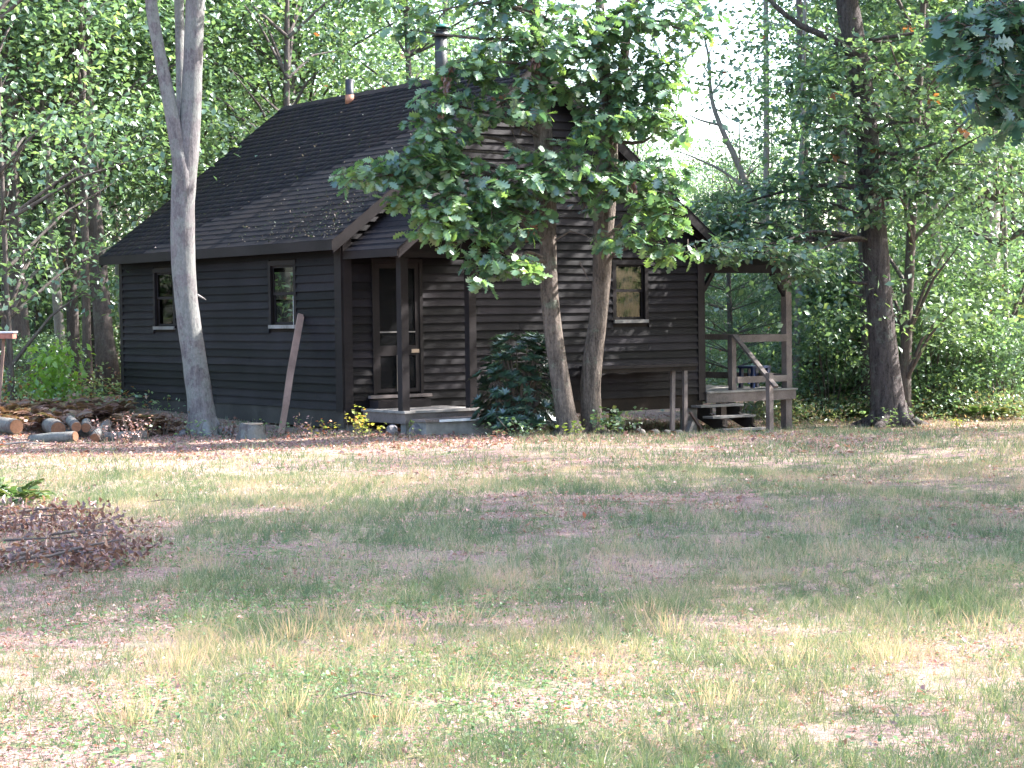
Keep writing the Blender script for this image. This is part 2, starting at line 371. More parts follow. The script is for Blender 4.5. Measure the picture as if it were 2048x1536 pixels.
def segs(u0, u1, z0, z1, holes):
    out = [(u0, u1)]
    for h in holes:
        if h[2] < z1 - .04 and h[3] > z0 + .04:
            nxt = []
            for a_, b_ in out:
                if h[1] <= a_ or h[0] >= b_: nxt.append((a_, b_)); continue
                if h[0] - a_ > .02: nxt.append((a_, h[0]))
                if b_ - h[1] > .02: nxt.append((h[1], b_))
            out = nxt
    return out
for k in range(20):
    z0 = k * PITCHB; z1 = z0 + PITCHB + .012
    for a_, b_ in segs(.165, L - .10, z0, z1, [win2, win1]):
        if b_ - a_ > 4 and rs.random() < .6:                        # butt joint in a long run
            c_ = rs.uniform(a_ + 1.5, b_ - 1.5); board(wallL, mL, a_, c_ - .002, a_, c_ - .002, z0, z1); a_ = c_ + .002
        board(wallL, mL, a_, b_, a_, b_, z0, z1)
for k in range(41):
    z0 = k * PITCHB; z1 = z0 + PITCHB + .012
    lim = lambda z: max(.15, (z - 2.60) / SL + .0)
    l0, l1 = lim(z0), lim(z1)
    if l1 > W / 2 - .05: 
        break
    if z1 < 2.5:
        for a_, b_ in segs(.15, W - .12, z0, z1, [gwin, door]):
            if b_ - a_ > 3 and rs.random() < .8:
                c_ = rs.uniform(a_ + 1.0, b_ - 1.0); board(wallG, mG, a_, c_ - .002, a_, c_ - .002, z0, z1); a_ = c_ + .002
            board(wallG, mG, a_, b_, a_, b_, z0, z1)
    else:
        board(gab, mG, l0, W - l0, l1, W - l1, z0, z1)
# corner boards, skirt, floor frame, piers
MB().box(-.034, -.001, -.030, .165, -.03, 2.53).build('corner_board', M['trim'], cabin)
MB().box(.001, .148, -.040, -.002, -.03, 2.60).build('corner_board', M['trim'], cabin)
MB().box(W - .118, W + .002, -.040, -.002, -.10, 2.60).build('corner_board', M['trim'], cabin)
MB().box(W + .004, W + .036, -.038, .15, -.10, 2.60).build('corner_board', M['trim'], cabin)
MB().box(-.034, -.001, L - .10, L + .02, -.03, 2.53).build('corner_board', M['trim'], cabin)
MB().box(-.012, .03, .0, L, -.27, -.004).build('skirt_board', M['skirt'], cabin)
MB().box(.03, W, .004, .045, -.22, -.004).build('sill_beam', M['under'], cabin)
MB().box(.03, W, L - .05, L - .01, -.22, -.004).build('sill_beam', M['under'], cabin)
MB().box(W - .05, W, .05, L - .06, -.22, -.004).build('sill_beam', M['under'], cabin)
for i in range(9):
    MB().box(.05, W - .06, .6 + i * .8, .65 + i * .8, -.20, -.01).build('floor_joist', M['under'], cabin)
for (x, y, zb) in ((6.85, .10, -.75), (3.3, .12, -.55), (.15, .12, -.42), (6.85, 3.6, -.75), (3.3, 3.8, -.6), (6.85, 7.3, -.75), (3.3, 7.4, -.6), (.2, 3.9, -.4), (.2, 7.4, -.3)):
    MB().box(x - .10, x + .10, y - .07, y + .13, zb, -.225).build('pier', M['concrete'], cabin)

# windows: frame, sashes, panes
def window(mp, r, cur=False):
    u0, u1, z0, z1 = r
    f = MB()
    def b(a_, c_, d_, e_, o0, o1, mb=f): mb.hexa([mp(a_, o1, d_), mp(c_, o1, d_), mp(c_, o0, d_), mp(a_, o0, d_), mp(a_, o1, e_), mp(c_, o1, e_), mp(c_, o0, e_), mp(a_, o0, e_)])
    b(u0, u0 + .075, z0, z1, -.002, .034); b(u1 - .075, u1, z0, z1, -.002, .034); b(u0 + .075, u1 - .075, z1 - .075, z1, -.002, .034)
    fr = f.build('window', M['trim'], cabin)
    s_ = MB(); b(u0 + .02, u1 - .02, z0 - .02, z0 + .035, -.002, .055, s_); s_.build('sill', M['greywood'], fr)
    zm = (z0 + z1) / 2; a_, c_ = u0 + .075, u1 - .075
    for lo, hi, o in ((zm - .018, z1 - .075, -.012), (z0 + .035, zm + .018, -.034)):
        q = MB(); b(a_, a_ + .035, lo, hi, o - .018, o, q); b(c_ - .035, c_, lo, hi, o - .018, o, q); b(a_ + .035, c_ - .035, hi - .035, hi, o - .018, o, q); b(a_ + .035, c_ - .035, lo, lo + .045, o - .018, o, q)
        q.build('sash', M['trim'], fr)
        g = MB(); b(a_ + .036, c_ - .036, lo + .046, hi - .036, o - .011, o - .007, g); g.build('pane', M['glass'], fr)
    return fr
fr2 = window(mL, win2); window(mL, win1); frg = window(mG, gwin)
q = MB().box(-.005, .030, 1.43, 1.465, 1.28, 1.72); q.build('jamb_strip', M['white'], fr2)
cu = MB()
for i in range(14):
    x0 = gwin[0] + .07 + i * .0457; d0 = .10 + .022 * (i % 2)
    cu.hexa([(x0, d0, 1.28), (x0 + .0457, .10 + .022 * ((i + 1) % 2), 1.28), (x0 + .0457, .106 + .022 * ((i + 1) % 2), 1.28), (x0, d0 + .006, 1.28), (x0, d0, 2.2), (x0 + .0457, .10 + .022 * ((i + 1) % 2), 2.2), (x0 + .0457, .106 + .022 * ((i + 1) % 2), 2.2), (x0, d0 + .006, 2.2)])
cu.build('curtain', M['curtain'], frg)
wb = MB(); wb.box(2.75, 2.82, L - .03, L + .03, 1.10, 2.32).box(3.68, 3.75, L - .03, L + .03, 1.10, 2.32).box(2.82, 3.68, L - .03, L + .03, 2.25, 2.32).box(2.82, 3.68, L - .03, L + .03, 1.10, 1.17).box(2.82, 3.68, L - .02, L + .02, 1.69, 1.73)
wbk = wb.build('window', M['trim'], cabin); MB().box(2.82, 3.68, L - .004, L + .004, 1.17, 2.25).build('pane', M['glass'], wbk)

# screen door
dr = MB(); x0, x1, z0, z1 = door
dr.box(x0, x0 + .055, -.045, -.002, z0, z1).box(x1 - .055, x1, -.045, -.002, z0, z1).box(x0 + .055, x1 - .055, -.045, -.002, z1 - .06, z1)
dcase = dr.build('door_casing', M['trim'], cabin)
d = MB(); a_, b_ = x0 + .058, x1 - .058
d.box(a_, a_ + .075, -.030, .002, z0 + .03, z1 - .065).box(b_ - .075, b_, -.030, .002, z0 + .03, z1 - .065)
d.box(a_ + .075, b_ - .075, -.028, .0, z1 - .14, z1 - .065).box(a_ + .075, b_ - .075, -.028, .0, .79, .945).box(a_ + .075, b_ - .075, -.028, .0, z0 + .03, z0 + .085)
scr = d.build('screen_door', M['trim'], cabin)
MB().box(a_ + .076, b_ - .076, -.016, -.013, .295, .789).box(a_ + .076, b_ - .076, -.016, -.013, .946, z1 - .141).build('screen', M['screen'], scr)
MB().box(a_ + .076, b_ - .076, -.032, -.018, 1.14, 1.158).build('crossbar', M['greywood'], scr)
MB().box(.925, .965, -.045, -.030, .255, .80).build('batten', M['freshwood'], scr)
MB().box(1.175, 1.31, -.062, -.047, .83, .885).build('batten', M['freshwood'], scr)
MB().box(a_, b_, .06, .10, .21, 2.18).build('inner_door', M['dark'], cabin)
MB().box(.40, 1.50, -.12, -.048, .16, .205).build('door_sill', M['weathered'], cabin)
MB().box(.42, 1.35, -.30, -.048, .015, .13).build('door_step', M['trim'], cabin)

# roof: deck slabs, shingles, fascia, rakes
TH = math.atan(SL); cT, sT = math.cos(TH), math.sin(TH)
Y0, Y1 = -OG, L + OG
def slab(mb, x0, z0, x1, z1, y0, y1, th):
    mb.hexa([(x0, y0, z0 - th), (x1, y0, z1 - th), (x1, y1, z1 - th), (x0, y1, z0 - th), (x0, y0, z0), (x1, y0, z1), (x1, y1, z1), (x0, y1, z0)])
rf = MB(); slab(rf, -OH, ZE - .014, W / 2, ZR - .014, Y0 + .03, Y1 - .03, .055); slab(rf, W + OH, ZE - .014, W / 2, ZR - .014, Y0 + .03, Y1 - .03, .055)
roof = rf.build('roof', M['under'], cabin)
MB().box(-OH - .028, -OH - .001, Y0, Y1, ZE - .165, ZE - .016).build('fascia', M['trim'], roof)
MB().box(W + OH + .001, W + OH + .028, Y0, Y1, ZE - .165, ZE - .016).build('fascia', M['trim'], roof)
def rake(y0, y1, xa, za, xb, zb, h, par, mat='trim'):
    q = MB(); slab(q, xa, za, xb, zb, y0, y1, h); return q.build('rake_board', M[mat], par)
for (ya, yb) in ((Y0, Y0 + .028), (Y1 - .028, Y1)):
    rake(ya, yb, -OH, ZE - .016, W / 2, ZR - .016, .19, roof); rake(ya, yb, W + OH, ZE - .016, W / 2, ZR - .016, .19, roof)
rake(-.10, -.06, .0, roof_z(0) - .085, W / 2, ZR - .085, .15, roof); rake(-.10, -.06, W, roof_z(0) - .085, W / 2, ZR - .085, .15, roof)

EXP, TAB = .142, .305
sh_me = bpy.data.meshes.new('shingle')
def tabverts(w, l=EXP + .05, t0=.011, t1=.003):
    return [(0, 0, 0), (w, 0, 0), (w, l, 0), (0, l, 0), (0, 0, t0), (w, 0, t0), (w, l, t1), (0, l, t1)]
sh_me.from_pydata(tabverts(TAB - .007), [], [(0, 3, 2, 1), (4, 5, 6, 7), (0, 1, 5, 4), (1, 2, 6, 5), (2, 3, 7, 6), (3, 0, 4, 7)]); sh_me.update(); sh_me.materials.append(M['shingle'])
SLEN = (W / 2 + OH) / cT; nrow = int(SLEN / EXP)
cells = []
for r in range(nrow):
    y = Y0 - .012 - (r % 2) * TAB / 2
    while y < Y1:
        cells.append((r, max(y, Y0 - .012), min(y + TAB, Y1 + .012))); y += TAB
def cellpos(c):
    r, y0, y1 = c; s_ = r * EXP - .015; return (-OH + s_ * cT, y0, ZE - .012 + s_ * sT)
full = sorted([c for c in cells if abs(c[2] - c[1] - TAB) < 1e-6], key=lambda c: (c[0] * EXP * 1.6 + c[1]))[:300]
fs = set(full); rsh = random.Random(5)
def frame(c, lift):
    p = cellpos(c)       # local x -> along -y of house is (0,-1,0)? keep right-handed: x=(0,-1,0) y=up slope z=normal
    ex = Vector((0, -1, 0)); ey = Vector((cT, 0, sT)); ez = ex.cross(ey)
    m = Matrix.Identity(4)
    for i, v in enumerate((ex, ey, ez)):
        m[0][i], m[1][i], m[2][i] = v
    m[0][3], m[1][3], m[2][3] = p[0] + ez.x * lift, c[2] - .004, p[2] + ez.z * lift
    return m
for c in full:
    o = bpy.data.objects.new('shingle', sh_me); COL.objects.link(o); o.parent = roof
    o.matrix_local = frame(c, rsh.uniform(0, .003)) @ Matrix.Rotation(rsh.uniform(-.012, .012), 4, 'Z')
SV, ST, SC = [], [], []
T12 = [(0, 3, 2), (0, 2, 1), (4, 5, 6), (4, 6, 7), (0, 1, 5), (0, 5, 4), (1, 2, 6), (1, 6, 5), (2, 3, 7), (2, 7, 6), (3, 0, 4), (3, 4, 7)]
for c in cells:
    if c in fs or c[2] - c[1] < .02: continue
    m = frame(c, rsh.uniform(0, .003)); b_ = len(SV); t_ = rsh.random()
    for v in tabverts(c[2] - c[1] - .007): SV.append(tuple(m @ Vector(v))); SC.append(t_)
    ST += [(b_ + i, b_ + j, b_ + k) for i, j, k in T12]; SC[-8:] = [.35 + .3 * t_] * 8
for c in cells:                                                   # the far slope
    if c[2] - c[1] < .02: continue
    m = Matrix.Translation((W, 0, 0)) @ Matrix.Scale(-1, 4, (1, 0, 0)) @ frame(c, 0.0); b_ = len(SV); t_ = rsh.random()
    for v in tabverts(c[2] - c[1] - .007): SV.append(tuple(m @ Vector(v))); SC.append(t_)
    ST += [(b_ + i, b_ + k, b_ + j) for i, j, k in T12]
tag(tris('shingle', SV, ST, M['shingle'], roof, SC), kind='stuff')
rc = MB()
n = 28
for i in range(n):
    ya = Y0 - .012 + (Y1 - Y0 + .024) * i / n; yb = Y0 - .012 + (Y1 - Y0 + .024) * (i + 1) / n + .01; l_ = .006 * (i % 2)
    slab(rc, W / 2 - .13, ZR - .13 * SL + .006 + l_, W / 2, ZR + .008 + l_, ya, yb, .008); slab(rc, W / 2 + .13, ZR - .13 * SL + .006 + l_, W / 2, ZR + .008 + l_, ya, yb, .008)
rc.build('ridge_cap', M['shingle'], roof)
sp = MB().tube([(3.30, 5.15, 5.0), (3.30, 5.15, 5.62)], [.075, .075], 20).build('stove_pipe', M['blackpipe'], roof, True)
MB().tube([(3.30, 5.15, 5.18), (3.30, 5.15, 5.345)], [.080, .080], 20).build('collar', M['copper'], sp, True)
ch = MB().tube([(3.45, 2.42, 5.1), (3.45, 2.42, 6.10)], [.105, .105], 20).build('chimney_pipe', M['galv'], roof, True)
MB().tube([(3.45, 2.42, 6.06), (3.45, 2.42, 6.09), (3.45, 2.42, 6.14)], [.15, .15, .12], 20).build('chimney_band', M['galv'], ch, True)
MB().tube([(3.45, 2.42, 6.14), (3.45, 2.42, 6.20)], [.09, .09], 16).build('chimney_throat', M['blackpipe'], ch, True)
MB().tube([(3.45, 2.42, 6.20), (3.45, 2.42, 6.225), (3.45, 2.42, 6.26), (3.45, 2.42, 6.28)], [.17, .165, .11, .02], 20).build('chimney_cap', M['greencap'], ch, True)

# front porch
PD = .012
pf = MB().box(.30, .335, -1.22, -.045, -.175, -.024).box(.335, 1.66, -1.22, -1.185, -.175, -.024).box(1.625, 1.66, -1.185, -.045, -.175, -.024).box(.95, .99, -1.185, -.045, -.16, -.026)
porch = pf.build('front_porch', M['weathered'], cabin)
for i in range(8):
    MB().box(.27, 1.69, -1.25 + i * .151, -1.25 + i * .151 + .146, -.022, PD).build('deck_board', M['greywood'], porch)
for (x, y) in ((.345, -1.12), (1.535, -1.12)):
    MB().box(x - .062, x + .062, y - .062, y + .062, PD + .001, 2.235).build('post', M['trim'], porch)
MB().box(.36, .50, -1.14, -1.00, -.45, -.177).build('pier', M['concrete'], porch)
MB().box(1.45, 1.59, -1.14, -1.00, -.45, -.177).build('pier', M['concrete'], porch)
XA, XR, XB, ZPE, ZPR = .02, 1.00, 1.98, 2.355, 3.11
sp_ = (ZPR - ZPE) / (XR - XA)
pr = MB(); slab(pr, XA, ZPE, XR, ZPR, -1.52, -.045, .03); slab(pr, XB, ZPE, XR, ZPR, -1.52, -.045, .03)
proof = pr.build('porch_roof', M['under'], cabin)
MB().box(XA - .026, XA - .001, -1.545, -.045, ZPE - .115, ZPE - .004).build('fascia', M['trim'], proof)
MB().box(XB + .001, XB + .026, -1.545, -.045, ZPE - .115, ZPE - .004).build('fascia', M['trim'], proof)
rake(-1.547, -1.521, XA, ZPE - .003, XR, ZPR - .003, .14, proof); rake(-1.547, -1.521, XB, ZPE - .003, XR, ZPR - .003, .14, proof)
MB().box(.20, 1.80, -1.18, -1.06, 2.237, 2.33).build('porch_beam', M['trim'], proof)
pg = MB(); pg.v = [(XA+.05, -1.17, 2.331), (XB-.05, -1.17, 2.331), (XR, -1.17, ZPR - .07), (XA+.05, -1.14, 2.331), (XB-.05, -1.14, 2.331), (XR, -1.14, ZPR - .07)]
pg.f = [(0, 1, 2), (5, 4, 3), (0, 3, 4, 1), (1, 4, 5, 2), (2, 5, 3, 0)]; pg.build('gable_panel', M['trim'], proof)
a2 = math.atan(sp_); c2, s2 = math.cos(a2), math.sin(a2); plen = (XR - XA) / c2
for side in (0, 1):
    for r in range(int(plen / EXP) + 1):
        y = -1.555 + (r % 2) * .15 - .15
        while y < -.05:
            ya, yb = max(y, -1.555), min(y + TAB, -.048); y += TAB
            if yb - ya < .04: continue
            s0 = r * EXP - .012; s1 = min(s0 + EXP + .04, plen)
            xa, xb = (XA + s0 * c2, XA + s1 * c2); za, zb = ZPE + s0 * s2 + .001, ZPE + s1 * s2 + .001
            if side: xa, xb = XR * 2 - xa, XR * 2 - xb
            q = MB(); q.hexa([(xa, ya, za), (xb, ya, zb), (xb, yb - .006, zb), (xa, yb - .006, za), (xa, ya, za + .014), (xb, ya, zb + .005), (xb, yb - .006, zb + .005), (xa, yb - .006, za + .014)])
            q.build('shingle', M['shingle'], proof)
MB().bar((XR, -1.56, ZPR + .012), (XR, -.05, ZPR + .012), .13, .02).build('ridge_cap', M['shingle'], proof)

# side porch with roof, rail and stairs
DX0, DX1, DY0, DY1 = W + .04, 9.20, -.02, 2.90
sf = MB().box(DX0, DX1 - .03, DY0 - .04, DY0, -.155, .008).box(DX1 - .07, DX1 - .03, DY0, DY1, -.155, .008).box(DX0, DX1 - .07, DY1 - .04, DY1, -.155, .008)
for i in range(4): sf.box(DX0 + .3 + i * .5, DX0 + .34 + i * .5, DY0, DY1 - .04, -.15, .006)
side = sf.build('side_porch', M['weathered'], cabin)
for i in range(20):
    MB().box(DX0, DX1, DY0 - .06 + i * .149, DY0 - .06 + i * .149 + .143, .010, .040).build('deck_board', M['greywood'], side)
DP = .042
for (x, y, z1_, w_) in ((9.07, .06, 2.20, .065), (9.07, 2.78, 2.20, .065), (7.79, .06, .99, .05), (7.2, 2.80, 2.20, .06)):
    MB().box(x - w_, x + w_, y - w_, y + w_, DP, z1_).build('post', M['weathered'], side)
for (x, y) in ((9.05, .06), (9.05, 2.70), (7.75, .3), (7.3, 2.7)):
    MB().box(x - .07, x + .07, y - .07, y + .07, -.72, -.157).build('leg', M['weathered'], side)
MB().box(7.845, 9.003, -.015, .022, .86, .985).build('rail', M['weathered'], side)
MB().box(7.845, 9.003, -.015, .022, .16, .27).build('rail', M['weathered'], side)
MB().box(7.1, 9.14, 2.735, 2.77, .90, .99).build('rail', M['weathered'], side)
MB().box(7.1, 9.14, 2.735, 2.77, .22, .34).build('rail', M['weathered'], side)
MB().box(9.05, 9.09, .13, 2.71, .88, .985).build('rail', M['weathered'], side)
MB().box(9.05, 9.09, .13, 2.71, .18, .29).build('rail', M['weathered'], side)
MB().box(W + .05, 9.55, .0, .12, 2.05, 2.20).build('beam', M['trim'], side)
MB().box(W + .05, 9.55, 2.72, 2.84, 2.05, 2.20).build('beam', M['trim'], side)
MB().bar((7.10, .06, 1.70), (7.36, .06, 2.05), .07, .07, (0, 1, 0)).build('brace', M['trim'], side)
MB().bar((9.03, .06, 1.66), (8.72, .06, 2.05), .07, .07, (0, 1, 0)).build('brace', M['trim'], side)
pr2 = MB(); pr2.hexa([(W + .04, -.28, 2.42), (9.62, -.28, 2.215), (9.62, 3.2, 2.215), (W + .04, 3.2, 2.42), (W + .04, -.28, 2.50), (9.62, -.28, 2.30), (9.62, 3.2, 2.30), (W + .04, 3.2, 2.50)])
pr2.build('side_porch_roof', M['trim'], cabin)
st = MB()
for x in (6.86, 7.52):
    st.hexa([(x, -.08, -.16), (x + .045, -.08, -.16), (x + .045, -1.02, -.66), (x, -1.02, -.66), (x, -.08, -.40), (x + .045, -.08, -.40), (x + .045, -.80, -.68), (x, -.80, -.68)])
    st.box(x - .002, x + .047, -.42, -.10, -.30, -.215); st.box(x - .002, x + .047, -.72, -.42, -.48, -.395)
stairs = st.build('stairs', M['under'], cabin)
for (y, z) in ((-.30, -.175), (-.60, -.35), (-.92, -.555)):
    MB().box(6.74, 7.70, y - .02, y + .24, z - .035, z).build('tread', M['greywood'], stairs)
MB().box(7.585, 7.675, -1.08, -.99, -.72, .36).build('post', M['weathered'], stairs)
MB().bar((7.77, -.02, .985), (7.60, -1.22, .13), .09, .04).build('handrail', M['weathered'], stairs)

# ------------------------------------------------------------------ small things round the cabin
def hempty(name, x, y, z, rz, label, cat, group=None):
    p = hw(x, y, z); return empty(name, p, YAW + rz, label, cat, group)
def gh(x, y):
    p = hw(x, y, 0); return float(gz(p[0], p[1])) - HZ       # ground height in house coordinates

t = hempty('porch_step', .95, -1.50, gh(.95, -1.5), 0, 'low grey step block with a pale strip on its edge at the front porch', 'step')
MB().box(-.58, .58, -.16, .14, -.08, .21).build('block', M['concrete'], t)
MB().box(-.62, .66, -.20, .16, .212, .245).build('tread_board', M['weathered'], t)
MB().box(-.38, .42, -.226, -.201, .208, .243).build('edge_strip', M['white'], t)

# workbench against the gable wall
t = hempty('workbench', 0, 0, 0, 0, 'long dark workbench on two thin legs under the gable window', 'workbench')
zb_ = gh(6.0, -.5)
MB().box(4.35, 6.42, -.62, -.10, .500, .545).build('bench_top', M['trim'], t)
MB().box(4.2, 6.40, -.60, -.56, .43, .498).build('apron', M['under'], t)
for (x, y, lean) in ((5.98, -.50, -.05), (6.17, -.58, -.03), (4.3, -.5, 0)):
    MB().bar((x, y, .43), (x + lean, y - .02, zb_ - .03), .072, .05, (0, 1, 0)).build('leg', M['weathered'], t)
MB().bar((6.12, -.64, zb_ - .02), (6.24, -.66, zb_ + .26), .06, .10, (0, 1, 0)).build('kick_plank', M['greywood'], t)
t = tag(MB().bar(hw(6.98, -.16, gh(7, -.2) - .03), hw(6.72, -.06, gh(7, 0) + .38),   .10, .03).build('plank', M['pole']), 'short reddish plank leaning on the concrete pier by the side stairs', 'plank')

def log(name, p0, p1, r, label, group=None, ends='logend'):
    p0 = np.array(p0, float); p1 = np.array(p1, float)
    t = empty(name, p0, 0, label, 'log', group); d_ = p1 - p0; rr = np.random.RandomState(int(abs(p0[0]) * 1000) % 999)
    pts = [d_ * s_ + rr.randn(3) * r * .05 for s_ in (0, .25, .5, .75, 1)]
    MB().tube(pts, [r, r * 1.04, r * .98, r * 1.02, r * .97], 14, True, .10, rr).build('bark', M['logbark'], t, True)
    dn = d_ / np.linalg.norm(d_)
    for p, s_ in ((pts[0], -1), (pts[-1], 1)):
        MB().tube([p + dn * s_ * .001, p + dn * s_ * .012], [r * .93, r * .92], 14).build('end_face', M[ends], t)
    return t
def P(u, Y, dz=0.0):
    g = groundx(u, Y); g[2] += dz; return g
log('firewood_log', P(-40, 30.6, .13), P(32, 29.6, .13), .115, 'grey log cut off at the left picture edge', None, 'logend')
log('firewood_log', P(95, 30.2, .11), P(116, 28.9, .15), .115, 'thickest log of the woodpile with its brown end showing')
log('firewood_log', P(140, 29.9, .21), P(151, 28.7, .19), .075, 'small log with an orange sawn end next to the thick log')
log('firewood_log', P(172, 29.9, .17), P(171, 28.8, .17), .072, 'small log with a dull orange end, right of its bright twin')
log('firewood_log', P(60, 28.3, .02), P(148, 28.0, .09), .075, 'mossy log lying crosswise in front of the woodpile')
log('firewood_log', P(188, 28.2, .06), P(214, 29.2, .19), .075, 'pale grey log tilted up on the pile')
log('firewood_log', P(196, 28.5, .04), P(292, 28.7, .05), .078, 'straight silver log lying low on the right of the pile')
log('firewood_log', P(118, 29.6, .02), P(196, 29.3, .04), .08, 'shaded log underneath the orange-ended logs')
for i, (u, Y, dz, ln) in enumerate(((1300, 31.6, .05, .22), (1328, 31.4, .04, .16), (1346, 31.5, .10, .24), (1272, 31.8, .05, .2))):
    a_ = P(u, Y, dz); a_[2] = float(gz(a_[0], a_[1])) + .07; log('split_log', a_, a_ + np.array([ln * .5, ln * 1.3, 0]), .075, ['dark log end lying under the workbench', 'short reddish log under the workbench, nearer the legs', 'log lying just behind the bench legs', 'log half hidden by seedlings under the workbench'][i])
a_ = P(1480, 32.2, 0); a_[2] = float(gz(a_[0], 32.2)) + .06; log('split_log', a_, a_ + np.array([-.25, .35, 0]), .09, 'reddish log lying under the bottom stair tread')

# tree stump
t = empty('tree_stump', P(502, 28.3), 0, 'sawn tree stump with a pale ragged top before the left wall', 'stump')
rr = np.random.RandomState(4)
MB().tube([(0, 0, -.05), (0, 0, .02), (.0, 0, .12), (.01, 0, .215)], [.26, .21, .175, .165], 18, True, .18, rr).build('bark', M['logbark'], t, True)
MB().tube([(.01, 0, .216), (.01, 0, .228)], [.155, .15], 18, True, .1, rr).build('cut_top', M['freshwood'], t)

# leaning pole
p0 = P(560, 29.3, -.02); p1 = hw(-.06, 1.13, 1.42)
pm = (p0 + p1) / 2 + np.array([-.012, 0, 0]); q1 = p0 + (p1 - p0) * .25 + np.array([.0, 0, 0])
t = MB(); pts_ = [p0, q1, pm, p1]
for i, (A_, B_) in enumerate(zip(pts_, pts_[1:])): t.bar(A_, B_ + (np.array(B_) - A_) * .01, [.088, .096, .10][i], .05, (.3, -1, 0))
tag(t.build('wooden_pole', M['pole']), 'bowed brown timber pole leaning against the left wall beside the window', 'pole')

# stones under the front porch
for i, (x, y, sx, lb) in enumerate(((.42, -1.42, .13, 'larger grey stone under the porch corner'), (.12, -1.15, .10, 'small grey stone left of the porch corner stone'))):
    bpy_v = []; rr = np.random.RandomState(20 + i)
    t = MB(); t.tube([(-sx * 1.5, 0, .0), (-sx * .9, 0, .02), (0, 0, .03), (sx, 0, .02), (sx * 1.5, 0, 0)], [.03, sx * .75, sx * .85, sx * .7, .03], 12, True, .35, rr)
    o = t.build('stone', M['stone']); p = hw(x, y, gh(x, y) + .03); o.location = p; o.rotation_euler = (0, 0, YAW + i)
    tag(o, lb, 'stone')

# dark blue chair on the side porch
t = hempty('plastic_stool', 8.82, .62, DP, .12, 'low dark blue plastic stool on the side porch behind the stair rail', 'stool')
MB().box(-.25, .25, -.17, .17, .345, .385).build('seat', M['blue'], t)
MB().box(-.02, .22, .13, .15, .06, .343).build('back_panel', M['blue'], t)
for s_ in (-1, 1):
    for yy in (-.14, .13): MB().bar((s_ * .22, yy, .0), (s_ * .20, yy, .344), .07, .05, (0, 1, 0)).build('leg', M['blue'], t)

# board shelf at the left edge
t = empty('wooden_shelf', P(-20, 33.0), .1, 'reddish box shelf with a white top on a slanting prop at the left edge', 'shelf')
ctr = at(-5, 672, 33.0) - np.array(t.location)
MB().box(ctr[0] - .50, ctr[0] + .27, -.20, .25, ctr[2] - .045, ctr[2] + .045).build('shelf_box', M['ceram'], t)
MB().box(ctr[0] - .52, ctr[0] + .29, -.22, .27, ctr[2] + .047, ctr[2] + .075).build('shelf_top', M['white'], t)
MB().bar((ctr[0] + .10, 0, ctr[2] - .047), (ctr[0] - .05, .1, -.1), .05, .05, (0, 1, 0)).build('prop', M['pole'], t)
MB().bar((ctr[0] - .35, .1, ctr[2] - .047), (ctr[0] - .35, .1, -.1), .07, .07, (0, 1, 0)).build('prop', M['pole'], t)

# ------------------------------------------------------------------ leaves and plants
def unit(v): return v / (np.linalg.norm(v, axis=-1, keepdims=True) + 1e-9)
def leaves(pos, d, n, size, tv, tt, tint):
    """copies of a leaf template (tv, tt) at pos, pointing along d, facing n"""
    N = len(pos); d = unit(d); s_ = unit(np.cross(n, d)); n = np.cross(d, s_)
    sz = np.asarray(size).reshape(-1, 1, 1)
    V = pos[:, None, :] + sz * (tv[None, :, 0:1] * d[:, None, :] + tv[None, :, 1:2] * s_[:, None, :] + tv[None, :, 2:3] * n[:, None, :])
    T = tt[None] + (np.arange(N) * len(tv))[:, None, None]
    return V.reshape(-1, 3), T.reshape(-1, 3), np.repeat(tint, len(tv))
def join(parts):
    V, T, C, o = [], [], [], 0
    for v, t_, c in parts: V.append(v); T.append(t_ + o); C.append(c); o += len(v)
    return np.concatenate(V), np.concatenate(T), np.concatenate(C)
SIMPLE = (np.array([[0, 0, 0], [.5, -.30, .06], [1, 0, -.06], [.5, .30, .06]]), np.array([[0, 1, 2], [0, 2, 3]]))
SLIM = (np.array([[0, 0, 0], [.5, -.14, .03], [1, 0, -.08], [.5, .14, .03]]), np.array([[0, 1, 2], [0, 2, 3]]))
NEEDLE = (np.array([[0, -.02, 0], [0, .02, 0], [1, 0, -.05]]), np.array([[0, 1, 2]]))
_o = [(.0, .0), (.12, .05), (.22, .24), (.30, .10), (.42, .36), (.50, .13), (.64, .40), (.72, .15), (.86, .26), (1.0, .0)]
ov = [(x, 0, .0 - .10 * x * x) for x in (.0, .25, .5, .75, 1.0)]
OV = [(x, y, .12 * y - .16 * x * x) for x, y in _o[1:-1]]; OVm = [(x, -y, z) for x, y, z in OV]
oak_v = np.array([(0, 0, 0)] + OV + [(1, 0, -.16)] + OVm)
oak_t = [(0, i, i + 1) for i in range(1, 8)]
_mid = len(oak_v); oak_v = np.vstack([oak_v, [(.30, 0, -.02)], [(.62, 0, -.07)]]); m1_, m2_ = _mid, _mid + 1
oak_t = [(0, m1_, 1), (1, m1_, 2), (2, m1_, 3), (3, m1_, 4), (4, m1_, 5), (5, m1_, m2_), (5, m2_, 6), (6, m2_, 7), (7, m2_, 8), (8, m2_, 9),
         (0, 10, m1_), (10, 11, m1_), (11, 12, m1_), (12, 13, m1_), (13, 14, m1_), (14, m2_, m1_), (14, 15, m2_), (15, 16, m2_), (16, 17, m2_), (17, 9, m2_)]
OAK = (oak_v, np.array(oak_t))
def rdir(rng, n, flat=1.0):
    v = rng.randn(n, 3); v[:, 2] *= flat; return unit(v)

